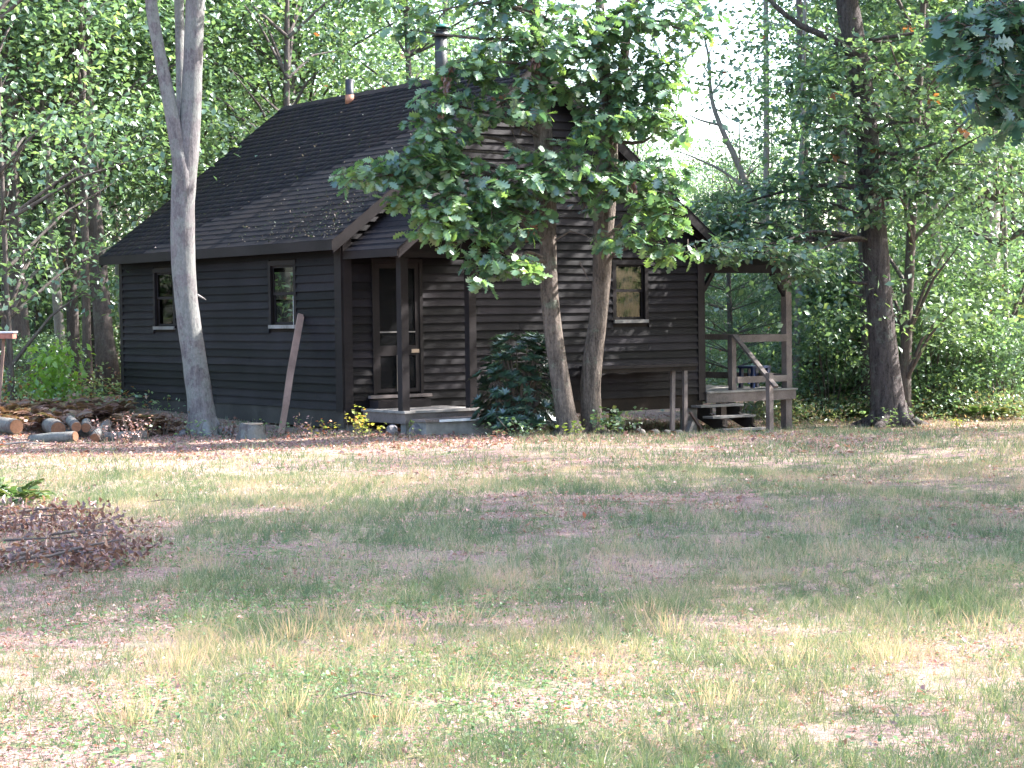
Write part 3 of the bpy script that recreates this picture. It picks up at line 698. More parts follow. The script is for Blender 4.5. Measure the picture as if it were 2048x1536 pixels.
def crown(rng, z0, z1, rad, nclump, per, size, tmpl=SIMPLE, spread=(.75, .17), prof=None, tb=(.05, .85)):
    """clumped foliage: flat sprays round branch ends; returns mesh parts and the sprays' centres"""
    C = []
    while len(C) < nclump:
        h = rng.rand() ** .85; r = rad * (prof(h) if prof else (.55 + .75 * math.sin(math.pi * (.15 + .75 * h)) - .3)) * math.sqrt(rng.uniform(.12, 1)); t_ = rng.rand() * 6.283
        C.append((r * math.cos(t_), r * math.sin(t_), z0 + (z1 - z0) * h - .12 * r))
    C = np.array(C); ctint = rng.uniform(tb[0], tb[1], nclump)
    i = rng.randint(0, nclump, nclump * per); sc = rng.uniform(.6, 1.4, nclump)[i][:, None]
    off = rng.randn(len(i), 3) * np.array([spread[0], spread[0], spread[1]]) * sc
    off[:, 2] -= .10 * (off[:, 0] ** 2 + off[:, 1] ** 2)
    pos = C[i] + off
    d = rdir(rng, len(i), .5) + unit(off) * .6; d[:, 2] -= .25
    n = rng.randn(len(i), 3) * .55 + np.array([0, 0, 1.0])
    tint = np.clip(ctint[i] * .6 + rng.rand(len(i)) * .4, 0, .9); tint[rng.rand(len(i)) < .002] = .99
    return leaves(pos, d, n, size * rng.uniform(.7, 1.3, len(i)), tmpl[0], tmpl[1], tint), C

def trunkmesh(mb, rng, h, r0, r1, bend=.25, n=10, seg=12, flare=1.5):
    ph = rng.rand(2) * 6; pts, rd = [], []
    for i in range(seg + 1):
        s_ = i / seg; z = h * s_ - .15
        pts.append((bend * (math.sin(ph[0] + 2.6 * s_) - math.sin(ph[0])), bend * (math.sin(ph[1] + 2.1 * s_) - math.sin(ph[1])), z))
        rd.append((r0 + (r1 - r0) * s_) * (1 + (flare - 1) * math.exp(-z * 2.2 if z > 0 else 0)))
    mb.tube(pts, rd, n, True, .10, rng)
    return lambda z: Vector(pts[min(seg, max(0, int((z + .15) / h * seg)))])

def forest_tree(seed, z0, z1, rad, h, nclump, per, size, r0=.15):
    rng = np.random.RandomState(seed)
    (V, T, C), cl = crown(rng, z0, z1, rad, nclump, per, size)
    mb = MB(); axis = trunkmesh(mb, rng, h, r0, .04, rng.uniform(.1, .5))
    lb = MB()
    for c in cl[::3]:
        a_ = axis(max(1.5, c[2] - rng.uniform(.3, 1.6))); m_ = (a_ + Vector(c)) / 2 + Vector((0, 0, .2))
        lb.tube([a_, m_, Vector(c)], [.045, .028, .008], 5, False)
    t = empty('forest_tree', (0, 0, 0))
    tr = mb.build('trunk', M['barkF'], t, True); li = lb.build('limbs', M['barkF'], t, True); li['kind'] = 'stuff'
    cr = tris('crown', V, T, M['leaf'], t, C); remember(t, [tr, li, cr]); return t

protos = [forest_tree(11, 3.2, 15, 3.6, 15, 95, 95, .165), forest_tree(12, 4.5, 17, 3.3, 17, 120, 110, .115), forest_tree(13, 2.4, 13, 3.9, 13.5, 85, 80, .185),
          forest_tree(14, 6.5, 18, 3.0, 18, 110, 90, .15), forest_tree(15, 2.0, 10, 2.9, 10.5, 100, 80, .14)]
used = [False] * 5
def place_tree(k, x, y, rz, s, thick, label, group=None, lean=(0, 0), mat=None, cat='tree', bare=False, pale=False):
    if used[k]: t = copy_tree(protos[k])
    else: t = protos[k]; used[k] = True
    for c in t.children if not used[k] else []: pass
    t.location = (x, y, float(gz(x, y)) - .03); t.rotation_euler = (lean[0], lean[1], rz); t.scale = (s, s, s)
    tag(t, label, cat, group)
    for c in list(COPYKIDS(t)):
        if c.name.startswith('trunk'):
            c.scale = (thick, thick, 1)
            if pale: c.material_slots[0].link = 'OBJECT'; c.material_slots[0].material = M['barkP']
        elif bare: bpy.data.objects.remove(c)
    return t
def COPYKIDS(t):
    return [o for o in COL.objects[-6:] if o.parent == t] or [o for o in KIDS.get(t.name, [])]

# named trees that can be told apart in the woods: photo x at the foot, depth, model, thickness, lean, label
NAMED = [
 (42, 41.0, 3, 1.05, (0, .01), 'tall dark trunk just right of the white-topped shelf'),
 (24, 36.5, 4, .42, (0, -.02), 'slim pinkish trunk behind the white-topped shelf'),
 (77, 46.0, 4, .45, (0, .0), 'thin trunk between the shelf and the bright green sapling'),
 (106, 47.0, 4, .50, (0, .0), 'slender straight trunk above the bright green sapling'),
 (151, 43.0, 0, .95, (0, .03), 'dark forking trunk a little left of the cabin eave'),
 (221, 41.0, 1, 1.35, (0, -.06), 'leaning trunk with a sunlit foot close left of the cabin'),
 (318, 47.0, 3, 1.3, (0, .0), 'mottled trunk rising over the low left end of the roof'),
 (555, 46.0, 3, 1.5, (0, .03), 'straight dark trunk above the left end of the ridge'),
 (590, 48.0, 1, 1.15, (0, .05), 'dark trunk leaning right beside the ridge end'),
 (655, 50.0, 2, .8, (0, .12), 'thin slanting trunk just left of the black stove pipe'),
 (1530, 52.0, 3, .75, (0, .0), 'pale slim trunk on the right side of the sky gap'),
 (1592, 40.0, 4, .55, (0, -.01), 'slender pale trunk right of the side porch post'),
 (1745, 38.5, 3, 1.15, (0, -.01), 'grey trunk half hidden behind the big right oak'),
 (1806, 37.0, 4, .78, (0, -.03), 'thin brown trunk close behind the big right oak'),
 (1968, 46.0, 1, 1.9, (0, -.02), 'stout pale trunk in the woods near the right edge'),
 (2018, 40.0, 4, .36, (0, .0), 'very thin sunlit stem near the right edge'),
]
rg_l = np.random.RandomState(12); spots = []
for (u, Y, k, th, ln, lb) in NAMED:
    g = groundx(u, Y); place_tree(k, g[0], Y, (u * 7.13) % 6.28, 1.0, th, lb, None, ln, bare=(u in (1530, 1592, 1745)), pale=(u in (1530, 1592, 1968, 2018, 318)))
for (u, Y, th, lb) in ((12, 43.0, .7, 'slim trunk at the very left edge, behind the shelf'), (62, 40.0, .55, 'slim trunk between the shelf and the dark trunk behind it'), (128, 42.5, .75, 'narrow grey trunk between the slender and the forking trunk'), (176, 39.5, .6, 'narrow trunk right of the forking trunk'), (196, 47.0, .8, 'far trunk just left of the leaning trunk'),
                       (262, 50.0, .9, 'grey trunk showing above the low left end of the roof'), (430, 52.0, .8, 'trunk above the roof slope, right of the maple'), (486, 49.0, .6, 'thin trunk above the roof slope near the ridge end'), (715, 54.0, .7, 'thin trunk just right of the black stove pipe'),
                       (1630, 40.5, .6, 'thin trunk midway between side porch and big oak'), (1668, 44.0, .8, 'grey trunk left of the big oak in the undergrowth'), (1868, 41.0, .55, 'slim trunk right of the big oak'), (1905, 45.0, .8, 'trunk between the big oak and the stout pale trunk'), (2038, 44.5, 1.0, 'trunk at the right edge of the picture')):
    g = groundx(u, Y); spots.append((g[0], Y)); place_tree(3, g[0], Y, (u * 3.7) % 6.28, 1.0, th, lb, None, (0, rg_l.uniform(-.03, .03)), pale=(u in (128, 262, 1668, 1905, 715)), bare=(u == 1630))
# the woods behind
rg = np.random.RandomState(99)
spots += [(g_[0], Y_) for (u, Y_, *_r) in NAMED for g_ in [groundx(u, Y_)]]
cnt = 0; tries = 0
while cnt < 48 and tries < 6000:
    tries += 1
    Y = 42 + 50 * rg.rand() ** 1.1; sx = rg.uniform(-.31, .31); x = sx * Y
    if .060 * Y - 4.2 < x < .124 * Y + 5.0: continue
    if -.075 < sx < .052 and Y < 45: continue
    if sx < 0 and sx > -.26 and rg.rand() < .12: continue
    if any((x - a_) ** 2 + (Y - b_) ** 2 < 5.0 for a_, b_ in spots): continue
    spots.append((x, Y)); cnt += 1
    k = [0, 1, 2, 4, 2][rg.randint(5)]
    if sx < -.17: k = [0, 1, 3][cnt % 3]
    if sx > .132 and sx < .17: k = 4
    place_tree(k, x, Y, rg.rand() * 6.28, rg.uniform(.85, 1.15), rg.uniform(.6, 1.15), 'leafy hardwood standing deep in the woods behind the cabin', 'hardwoods of the woods behind')
for i in range(110):                                        # slim bare-stemmed poles between them
    Y = rg.uniform(40.5, 58); sx = rg.uniform(-.27, .27); x = sx * Y
    if -.20 < sx < .06 or sx < .125 and Y < 46 or .060 * Y - 4.2 < x < .124 * Y + 2.0 or any((x - a_) ** 2 + (Y - b_) ** 2 < 1.2 for a_, b_ in spots): continue
    spots.append((x, Y)); place_tree(3, x, Y, rg.rand() * 6, rg.uniform(.9, 1.1), rg.uniform(.35, .75), 'slim straight forest stem with its leaves high up', 'slim stems in the woods', (rg.uniform(-.03, .03), rg.uniform(-.05, .05)), pale=(i % 3 == 0))
    if len(spots) > 108: break
# low young trees in the sky gap
for i in range(12):
    Y = rg.uniform(64, 90); x = rg.uniform(.05, .135) * Y
    place_tree(4, x, Y, rg.rand() * 6, .80, .7, 'low young tree beneath the bright gap of sky', 'low trees under the sky gap')
# trees beside the clearing, right and left of the picture, whose shade and reflections the photo shows
for (x, y, k, s) in ((9.0, 16.6, 1, .92), (13.6, 17.6, 0, .95), (11.0, 19.8, 3, .95), (17.0, 20.7, 1, 1.05), (13.4, 22.6, 0, .9), (18.6, 17.6, 0, .9), (11.8, 8.6, 3, .8), (19.6, 22.8, 2, .9),
                     (14.8, 27.5, 1, .85), (17.5, 31.5, 0, .9), (13.2, 33.0, 2, .95), (19.0, 36.0, 1, 1.0), (22.0, 24.0, 1, .8)):
    place_tree(k, x, y, x * 3.1, s, 1.1, 'hardwood at the right side of the clearing, out in the sun', 'trees along the right side of the clearing')
for (x, y, k) in ((-15.5, 34.0, 2), (-19.5, 38.5, 0), (-13.8, 39.5, 4), (-22.5, 31.5, 2), (-17.0, 43.5, 1)):
    place_tree(k, x, y, x * 2.7, 1.0, 1.0, 'hardwood at the left side of the clearing beyond the woodpile', 'trees along the left side of the clearing')

# far woods, one mass
def far_woods():
    rng = np.random.RandomState(5)
    def wood_mass(x, y, base, gapped):
        top = base + 2 * np.sin(x * .23) + 2.0 * np.sin(x * .61 + y * .4 + 2) + 1.0 * np.sin(x * 1.7 + y)
        if gapped:
            gap = (x / y > .060) & (x / y < .128); top = np.where(gap, 5.0 + 1.5 * np.sin(x * .9), top)
        z = rng.rand(len(x)) ** 1.1 * top
        cl = np.sin(x * 1.3 + z * .8) + np.sin(y * .9 - z * 1.1 + x * .4) + np.sin(z * 1.6 + x * .7)
        k = cl > -.6; x, y, z, cl = x[k], y[k], z[k] + gz(x[k], y[k]), cl[k]; m = len(x)
        return leaves(np.stack([x, y, z], 1), rdir(rng, m, .5), rng.randn(m, 3) * .6 + [0, -.3, .8], rng.uniform(.32, .6, m), SIMPLE[0], SIMPLE[1], np.clip(.45 + .1 * cl + rng.rand(m) * .4, 0, .9))
    n = 64000; A = wood_mass(rng.uniform(-62, 62, n), rng.uniform(94, 122, n), 9.5, True)
    n = 76000; t_ = rng.uniform(0, 6.283, n); rr_ = rng.uniform(42, 53, n)          # the same woods going on round the sides
    x = rr_ * np.cos(t_); y = 32 + rr_ * np.sin(t_) * 1.5; k = ~((np.abs(x) < .34 * y) & (y > 0)) & (y < 108); x, y = x[k], y[k]; B = wood_mass(x, y, 9.0, False)
    v, t2, c = join([A, B])
    tag(tris('far_woods', v, t2, M['leaf'], None, c), 'far wall of green woods closing the view', kind='stuff')
far_woods()

# shrubs and saplings of the understorey
def shrub(seed, h, rad, nclump, per, size, name='shrub', mat='leaf', tb=(.05, .85), tmpl=SIMPLE):
    rng = np.random.RandomState(seed)
    (V, T, C), cl = crown(rng, .25, h, rad, nclump, per, size, tmpl, (.24, .09), lambda q: .5 + .6 * math.sin(math.pi * (.1 + .8 * q)) - .1, tb)
    mb = MB()
    for c in cl[::2]:
        b = Vector((c[0] * .12, c[1] * .12, -.05)); mb.tube([b, (b + Vector(c)) / 2 + Vector((0, 0, .1)), Vector(c)], [.014, .009, .003], 4, False)
    t = empty(name, (0, 0, 0)); st_ = mb.build('stems', M['twig'], t); st_['kind'] = 'stuff'; fo = tris('foliage', V, T, M[mat], t, C)
    remember(t, [st_, fo]); return t
SH = [shrub(31, 2.6, 1.3, 60, 70, .10), shrub(32, 1.7, 1.1, 50, 70, .085), shrub(33, 3.6, 1.5, 75, 70, .11)]
shu = [False] * 4
def place_shrub(k, x, y, s, label, group=None, lb='shrub'):
    if shu[k]: t = copy_tree(SH[k])
    else: t = SH[k]; shu[k] = True
    t.location = (x, y, float(gz(x, y))); t.rotation_euler = (0, 0, (x * 5.3) % 6.28); t.scale = (s, s, s * 1.0)
    return tag(t, label, lb, group)
n_ = 0; tries = 0
while n_ < 78 and tries < 4000:
    tries += 1
    Y = rg.uniform(40, 66); sx = rg.uniform(-.30, .30); x = sx * Y
    if -.19 < sx < .09 or (sx < -.19 and (Y < 46 or rg.rand() < .5)): continue
    n_ += 1
    place_shrub([0, 1, 2, 1][n_ % 4], x, Y, rg.uniform(.75, 1.2), 'leafy understorey shrub at the foot of the woods', 'understorey shrubs of the woods')
for (u, Y, k, s, lb) in ((1860, 38.2, 0, .95, 'bright leafy sapling right of the big oak'), (1925, 39.2, 2, .8, 'tall understorey bush between the oak and the pale trunk'), (1660, 38.5, 0, .85, 'bush between the side porch and the big oak'),
                         (1640, 41, 2, .9, 'taller bush behind the porch-side bush'), (2010, 38.5, 1, 1.1, 'low bush beside the thin sunlit stem'), (1985, 42.5, 2, 1.0, 'dark bush behind the stout pale trunk'),
                         (60, 37.5, 1, .8, 'dim dark green bush left of the bright sapling')):
    g = groundx(u, Y); place_shrub(k, g[0], Y, s, lb)

# bright green sapling by the woods, left; sunlight put into its leaf colour
M['sapleaf'] = leafmat('sun-brightened sapling leaf', [(0, (.12, .26, .05)), (1, (.30, .48, .08))], .5, .05)
sap = shrub(41, 1.35, .75, 30, 22, .19, 'sapling', 'sapleaf', (.0, .95)); g = groundx(118, 36.0); sap.location = tuple(g); sap.scale = (.62, .62, .85)
tag(sap, 'low sapling with large yellow-green leaves, toned as if sunlit, left of the cabin', 'sapling')

# ------------------------------------------------------------------ near trees
def tubepath(pts, rad, n=14, wob=.06, seed=1, sub=4):
    """Catmull-Rom through pts"""
    rng = np.random.RandomState(seed); P_ = [Vector(p) for p in pts]; out, rr = [], []
    for i in range(len(P_) - 1):
        p0, p1, p2, p3 = P_[max(i-1, 0)], P_[i], P_[i+1], P_[min(i+2, len(P_)-1)]
        for j in range(sub):
            t_ = j / sub
            out.append(.5 * ((2 * p1) + (-p0 + p2) * t_ + (2 * p0 - 5 * p1 + 4 * p2 - p3) * t_ ** 2 + (-p0 + 3 * p1 - 3 * p2 + p3) * t_ ** 3)); rr.append(rad[i] + (rad[i+1] - rad[i]) * t_)
    out.append(P_[-1]); rr.append(rad[-1])
    return out, rr
def px(u, v, Y, w=None):
    p = at(u, v, Y); return p
def rw(w, Y): return w * Y / F / 2
def trunk(name, pl, Y, parent, mat, seed=1, n=18):
    """pl: (photo x, y, width) from the foot up at depth Y (or a fourth value, its own depth)"""
    pts = [at(q[0], q[1], q[3] if len(q) > 3 else Y) for q in pl]; rad = [rw(q[2], q[3] if len(q) > 3 else Y) for q in pl]
    o_, r_ = tubepath(pts, rad, seed=seed); loc = Vector(parent.location)
    rng = np.random.RandomState(seed)
    return MB().tube([p - loc for p in o_], r_, n, True, .05, rng).build(name, mat, parent, True)

def sprays(blobs, Y, rng, size, tmpl, per=7, dens=1.0, dead=.0):
    """leafy twigs filling blobs (photo x, y, rx, ry, number of twigs[, depth, thickness]) -> leaf parts, twig mesh, blob centres"""
    parts, tw, cen = [], MB(), []
    for b in blobs:
        u, v, rx, ry, nt_ = b[:5]; Yb = b[5] if len(b) > 5 else Y; ty = b[6] if len(b) > 6 else .5; tone = b[7] if len(b) > 7 else .45
        cc = at(u, v, Yb); cen.append(cc)
        k = 0
        for _ in range(int(nt_ * dens)):
            q = rng.randn(3) * .5; q = q / max(1, np.linalg.norm(q)); 
            c = at(u + q[0] * rx, v + q[1] * ry, Yb + q[2] * ty)
            out = unit(c - cc + rng.randn(3) * .25); out[2] = out[2] * .4 - .15; ln = rng.uniform(.22, .45)
            st_ = c - out * ln * .5; en = c + out * ln * .5
            tw.tube([st_, (st_ + en) / 2 + [0, 0, .02], en], [.006, .004, .002], 4, False)
            m = per; s_ = np.sort(rng.uniform(.15, 1.0, m)); pos = st_ + (en - st_) * s_[:, None] + rng.randn(m, 3) * .015
            sidev = unit(np.cross(out, [0, 0, 1])); sg = np.where(np.arange(m) % 2 == 0, 1, -1)[:, None]
            d = out * .7 + sidev * sg * rng.uniform(.3, 1.1, (m, 1)) + rng.randn(m, 3) * .25; d[:, 2] -= rng.uniform(.0, .6, m)
            n = rng.randn(m, 3) * .45 + np.array([0, 0, .9])
            ti = np.clip(tone + rng.randn(m) * .22, 0, .88)
            if rng.rand() < dead: ti[:] = .99
            parts.append(leaves(pos, d, n, size * rng.uniform(.42, 1.2, m), tmpl[0], tmpl[1], ti))
    return parts, tw, cen

def shift(parts, loc): 
    return [(v - np.array(loc), t_, c) for v, t_, c in parts]
def near_tree(name, foot, label, cat='tree'): return empty(name, foot, 0, label, cat)

# A: the grey double-stemmed maple before the left wall
fA = at(408, 862, 29.4); A_ = near_tree('maple_tree', (fA[0], 29.4, float(gz(fA[0], 29.4))), 'smooth grey forked tree standing before the cabin left wall')
trunk('trunk', [(410, 880, 66), (407, 862, 60), (400, 800, 52), (386, 700, 48), (372, 600, 46), (366, 500, 48), (366, 400, 48), (372, 320, 50), (381, 230, 42), (386, 120, 38), (390, 0, 38), (391, -160, 34), (396, -500, 26)], 29.4, A_, M['barkA'], 3)
trunk('stem', [(374, 420, 10), (364, 345, 34), (352, 270, 31), (336, 190, 27), (320, 110, 24), (303, 10, 24), (290, -150, 20), (262, -500, 14)], 29.3, A_, M['barkA'], 4)
trunk('stem', [(372, 380, 8, 29.5), (369, 320, 26, 29.6), (364, 220, 22, 29.9), (361, 120, 19, 30.1), (358, 0, 19, 30.3), (350, -300, 14, 30.6)], 29.6, A_, M['barkA'], 5)
tag(trunk('twig', [(395, 590, 5), (406, 596, 3), (412, 600, 2)], 29.0, A_, M['barkP'], 6, 6))
rA = np.random.RandomState(61)
pts_ = []
prts, tw, cen = sprays([(330, -260, 330, 190, 420, 30.5, 2.4), (520, -200, 180, 150, 160, 30.5, 2.2), (140, -170, 180, 120, 150, 30.5, 2.0)], 30, rA, .16, SIMPLE, 9)
V_, T_, C_ = join(shift(prts, A_.location)); tris('crown', V_, T_, M['leaf'], A_, C_)

# B and C: the pair of oaks before the gable
fB = at(1140, 868, 28.5); B_ = near_tree('oak_tree', (fB[0], 28.5, float(gz(fB[0], 28.5))), 'slim furrowed oak, left one of the pair before the gable')
trunk('trunk', [(1142, 885, 52), (1138, 862, 44), (1125, 790, 40), (1110, 690, 37), (1099, 590, 36), (1096, 480, 33), (1096, 400, 32), (1088, 300, 38), (1083, 230, 38), (1078, 150, 30), (1072, 60, 26), (1062, -60, 24), (1050, -400, 16)], 28.5, B_, M['barkB'], 8, 20)
fC = at(1187, 864, 29.0); Cc = near_tree('oak_tree', (fC[0], 29.0, float(gz(fC[0], 29.0))), 'lichen-marked oak, right one of the pair before the gable')
trunk('trunk', [(1188, 882, 56), (1186, 860, 46), (1181, 800, 42), (1184, 730, 40), (1196, 640, 36), (1203, 560, 36), (1206, 480, 40), (1211, 400, 44), (1215, 320, 42), (1216, 250, 36), (1210, 150, 24), (1200, 20, 18), (1190, -300, 12)], 29.0, Cc, M['barkB'], 9, 20)
trunk('stem', [(1213, 360, 8), (1218, 300, 24), (1236, 200, 21), (1250, 100, 18), (1262, -20, 14), (1290, -260, 10)], 29.0, Cc, M['barkB'], 10, 12)
lc = MB(); 
for (u0_, v0_, rx_, ry_) in ((1183, 695, 7, 20), (1150, 838, 8, 20)):
    pass
rB = np.random.RandomState(71)
BL = [(850, 30, 40, 30, 14, 28.2), (780, 10, 45, 25, 14, 28.2), (1000, -40, 90, 30, 30, 28.3), (700, 355, 30, 14, 10, 27.3), (960, 560, 25, 14, 8, 27.3), (820, 400, 40, 25, 18, 27.4, .3, .7), (880, 250, 45, 60, 30, 27.7), (1040, 430, 60, 45, 34, 27.8), (735, 345, 62, 26, 34, 27.4), (800, 330, 60, 42, 60, 27.5), (860, 350, 60, 48, 70, 27.6), (905, 300, 55, 50, 60, 27.8), (880, 425, 55, 35, 48, 27.3, .4, .72), (940, 400, 60, 45, 60, 27.6), (850, 455, 40, 25, 18, 27.2, .3, .78),
      (930, 470, 55, 35, 44, 27.3, .4, .6), (985, 525, 50, 24, 34, 27.4, .4, .5), (1045, 535, 40, 34, 30, 27.3, .3, .6), (1000, 440, 55, 45, 46, 27.6), (1010, 370, 65, 45, 60, 27.7), (1075, 345, 60, 48, 60, 27.8), (1140, 350, 60, 45, 44, 27.9),
      (870, 200, 50, 50, 40, 27.8), (925, 130, 45, 35, 36, 27.9), (960, 150, 65, 55, 58, 28.0), (1010, 90, 75, 50, 62, 28.0), (1050, 190, 60, 50, 56, 27.8), (960, 230, 45, 35, 26, 27.8), (1000, 20, 80, 45, 60, 28.2), (820, 60, 40, 30, 16, 28.2), (1100, 110, 65, 60, 50, 28.0), (850, 265, 40, 40, 26, 27.6)]
CLb = [(1150, 60, 80, 55, 80, 28.4), (1170, 150, 70, 60, 60, 28.4), (1230, 60, 80, 60, 66, 28.6), (1300, 40, 70, 50, 48, 28.8), (1270, 150, 70, 60, 66, 28.6), (1200, 230, 70, 40, 66, 28.3), (1270, 235, 60, 42, 66, 28.5), (1330, 160, 45, 60, 56, 28.6), (1335, 240, 38, 50, 40, 28.6),
       (1370, 60, 40, 60, 34, 28.8), (1385, 20, 35, 40, 20, 28.8), (1200, 380, 45, 40, 34, 28.2), (1250, 345, 42, 40, 30, 28.2), (1290, 400, 52, 45, 46, 28.3, .4, .6), (1330, 440, 48, 42, 46, 28.3, .4, .6), (1250, 470, 55, 26, 30, 28.0, .3, .55), (1350, 500, 45, 30, 34, 28.4, .4, .6), (1320, 350, 50, 40, 40, 28.5),
       (1170, 300, 50, 35, 26, 28.2), (1120, -120, 300, 90, 220, 29.2, 1.6)]
def dress(tree, blobs, rng, size, tmpl, mat, axis, nb, per=6, dead=.012, bark='barkB'):
    prts, tw, cen = sprays(blobs, 28, rng, size, tmpl, per, .66, dead)
    loc = np.array(tree.location)
    V_, T_, C_ = join(shift(prts, loc)); tris('crown', V_, T_, M[mat], tree, C_)
    tw.v = [tuple(np.array(v) - loc) for v in tw.v]; o = tw.build('twigs', M['twig'], tree); o['kind'] = 'stuff'
    for i, c in enumerate(cen[:nb]):
        a0 = min(axis, key=lambda p: abs(p[2] + .25 * np.linalg.norm(p[:2] - c[:2]) * -1 - (c[2] - .35 * np.linalg.norm(p[:2] - c[:2]))))
        m_ = (a0 + c) / 2 + rng.randn(3) * .10 + [0, 0, .12]
        pts, rd = tubepath([a0 - loc, m_ - loc, c - loc], [.040, .024, .007], sub=4)
        MB().tube(pts, rd, 7, False, .1, rng).build('branch', M[bark], tree, True)
axB = [at(1096, v, 28.5) for v in range(520, -60, -40)]; axC = [at(1211, v, 29.0) for v in range(520, -60, -40)]
dress(B_, BL, rB, .19, OAK, 'oakleaf', axB, 32, dead=.003); dress(Cc, CLb, rB, .19, OAK, 'oakleaf', axC, 19, dead=.003)
# bare twigs and hanging withered tufts
tb_ = MB(); loc = np.array(B_.location)
for pl_ in (((1110, 480), (1140, 462), (1170, 470), (1185, 482)), ((1155, 380), (1170, 410), (1160, 428), (1175, 405)), ((1000, 205), (1020, 250), (1035, 290), (1060, 320)), ((1040, 270), (1052, 235), (1060, 215)), ((1160, 525), (1170, 545), (1176, 560))):
    tb_.tube([at(u, v, 28.2) - loc for u, v in pl_], [.016, .011, .008, .004][:len(pl_)], 6, False)
tb_.build('bare_twigs', M['twig'], B_)['kind'] = 'stuff'
wt = []
for (u, v, Y, h_, own) in ((893, 165, 27.6, 30, 'B'), (880, 215, 27.5, 30, 'B'), (1266, 372, 28.0, 22, 'B'), (1072, 120, 27.8, 16, 'B'), (900, 128, 27.7, 16, 'B')):
    n = 26; s_ = rB.rand(n); pos = np.array([at(u + rB.randn() * 4, v + h_ * (q - .5), Y + rB.randn() * .03) for q in s_]); d = rB.randn(n, 3) * .4 + [0, 0, -1]
    wt.append(leaves(pos, d, rB.randn(n, 3), rB.uniform(.07, .12, n), SLIM[0] * [1, 1.6, 2.5], SLIM[1], rB.rand(n)))
V_, T_, C_ = join(shift(wt, B_.location)); tris('withered_leaves', V_, T_, M['browntuft'], B_, C_)

# D: the big oak on the right
fD = at(1775, 852, 35.4); D_ = near_tree('oak_tree', (fD[0], 35.4, float(gz(fD[0], 35.4))), 'big dark-barked oak standing right of the side porch')
trunk('trunk', [(1786, 870, 108), (1780, 848, 84), (1775, 800, 68), (1767, 700, 56), (1758, 600, 52), (1751, 500, 52), (1745, 420, 50), (1738, 320, 46), (1732, 230, 42), (1718, 140, 44), (1700, 40, 46), (1688, -60, 42), (1650, -500, 26)], 35.4, D_, M['barkD'], 12, 22)
trunk('branch', [(1712, 110, 18), (1660, 76, 15), (1600, 50, 12), (1545, 5, 10), (1500, -60, 8)], 35.2, D_, M['barkD'], 13, 9)
trunk('branch', [(1755, 300, 12), (1780, 308, 9), (1830, 300, 6), (1890, 280, 4)], 35.2, D_, M['barkD'], 14, 8)
trunk('branch', [(1740, 565, 9), (1716, 566, 7), (1700, 562, 4)], 35.3, D_, M['barkD'], 15, 7)
trunk('branch', [(1742, 380, 14), (1660, 370, 9), (1560, 385, 6), (1480, 410, 3)], 34.9, D_, M['barkD'], 16, 8)
rD = np.random.RandomState(81)
DL = [(1440, 500, 70, 26, 56, 32.6, .5, .4), (1530, 505, 80, 26, 60, 32.8, .5, .35), (1600, 520, 60, 30, 40, 33.2, .5, .35), (1480, 470, 90, 40, 80, 34.2, .8, .35), (1430, 430, 60, 45, 60, 34.4, .6, .4), (1560, 470, 90, 45, 90, 34.2, .8, .35), (1560, 400, 90, 50, 90, 34.6, .8, .35), (1640, 430, 70, 60, 80, 34.6, .8, .4), (1620, 330, 80, 60, 90, 34.8, .8, .4), (1680, 250, 80, 60, 90, 34.8, .8, .4),
      (1630, 180, 80, 60, 90, 35.0, .8, .4), (1660, 110, 70, 50, 70, 35.4, .8, .45), (1800, 80, 80, 60, 80, 36.2, .5, .5), (1735, 130, 60, 34, 26, 34.6, .3, .6), (1745, 378, 55, 30, 34, 34.6, .4, .3), (1800, 330, 80, 50, 80, 35.0, .8, .35), (1850, 250, 90, 60, 90, 35.2, .9, .45),
      (1860, 380, 90, 50, 90, 35.4, .9, .35), (1880, 130, 90, 70, 100, 35.4, .9, .4), (1960, 330, 90, 60, 80, 35.6, .9, .4), (1980, 60, 90, 70, 80, 35.8, .9, .4), (1590, 545, 50, 25, 30, 34.2, .5, .4), (1430, 520, 50, 16, 26, 34.0, .4, .4), (1700, -120, 380, 110, 300, 35.6, 2.2, .4), (1700, -130, 200, 110, 230, 32.8, 1.2, .4), (1980, -200, 260, 160, 330, 33.4, 1.6, .4), (1850, -420, 300, 200, 330, 33.4, 1.8, .4), (1740, 440, 36, 22, 24, 34.7, .3, .35)]  # some high sprays above the view are added to shade the gable wall
axD = [at(1740, v, 35.4) for v in range(480, -60, -40)]
dress(D_, DL, rD, .16, SIMPLE, 'leaf', axD, 21, 9, .012, 'barkD')

# E: the near oak whose bough hangs in at the top right
E_ = near_tree('oak_tree', (5.0, 15.8, float(gz(5.0, 15.8))), 'oak at the right edge whose dark near bough hangs into the top corner')
lo = np.array(E_.location)
MB().tube([Vector((0, 0, -.1)), Vector((.02, 0, 1.5)), Vector((.1, .1, 4)), Vector((.15, .1, 7.5)), Vector((.3, .2, 11))], [.27, .20, .18, .15, .07], 16, True, .08, np.random.RandomState(3)).build('trunk', M['barkD'], E_, True)
rE = np.random.RandomState(91)
EL = [(1910, 60, 50, 40, 16, 15.0, .3, .1), (2000, 20, 70, 40, 24, 15.2, .4, .1), (2010, 60, 70, 60, 30, 15.2, .4, .1), (1960, 110, 60, 45, 24, 15.1, .4, .1), (2030, 170, 60, 60, 30, 15.2, .4, .1), (1960, 200, 50, 30, 12, 15.1, .3, .1), (2080, 100, 80, 90, 40, 15.4, .5, .1), (2030, 250, 40, 25, 8, 15.2, .3, .1), (2150, -250, 300, 180, 160, 15.9, 1.6, .3), (2250, -700, 400, 250, 260, 15.9, 2.0, .3), (2100, -1200, 500, 300, 300, 15.9, 2.2, .3)]
prts, tw, cen = sprays(EL, 15, rE, .16, OAK, 6, 1.0, .0)
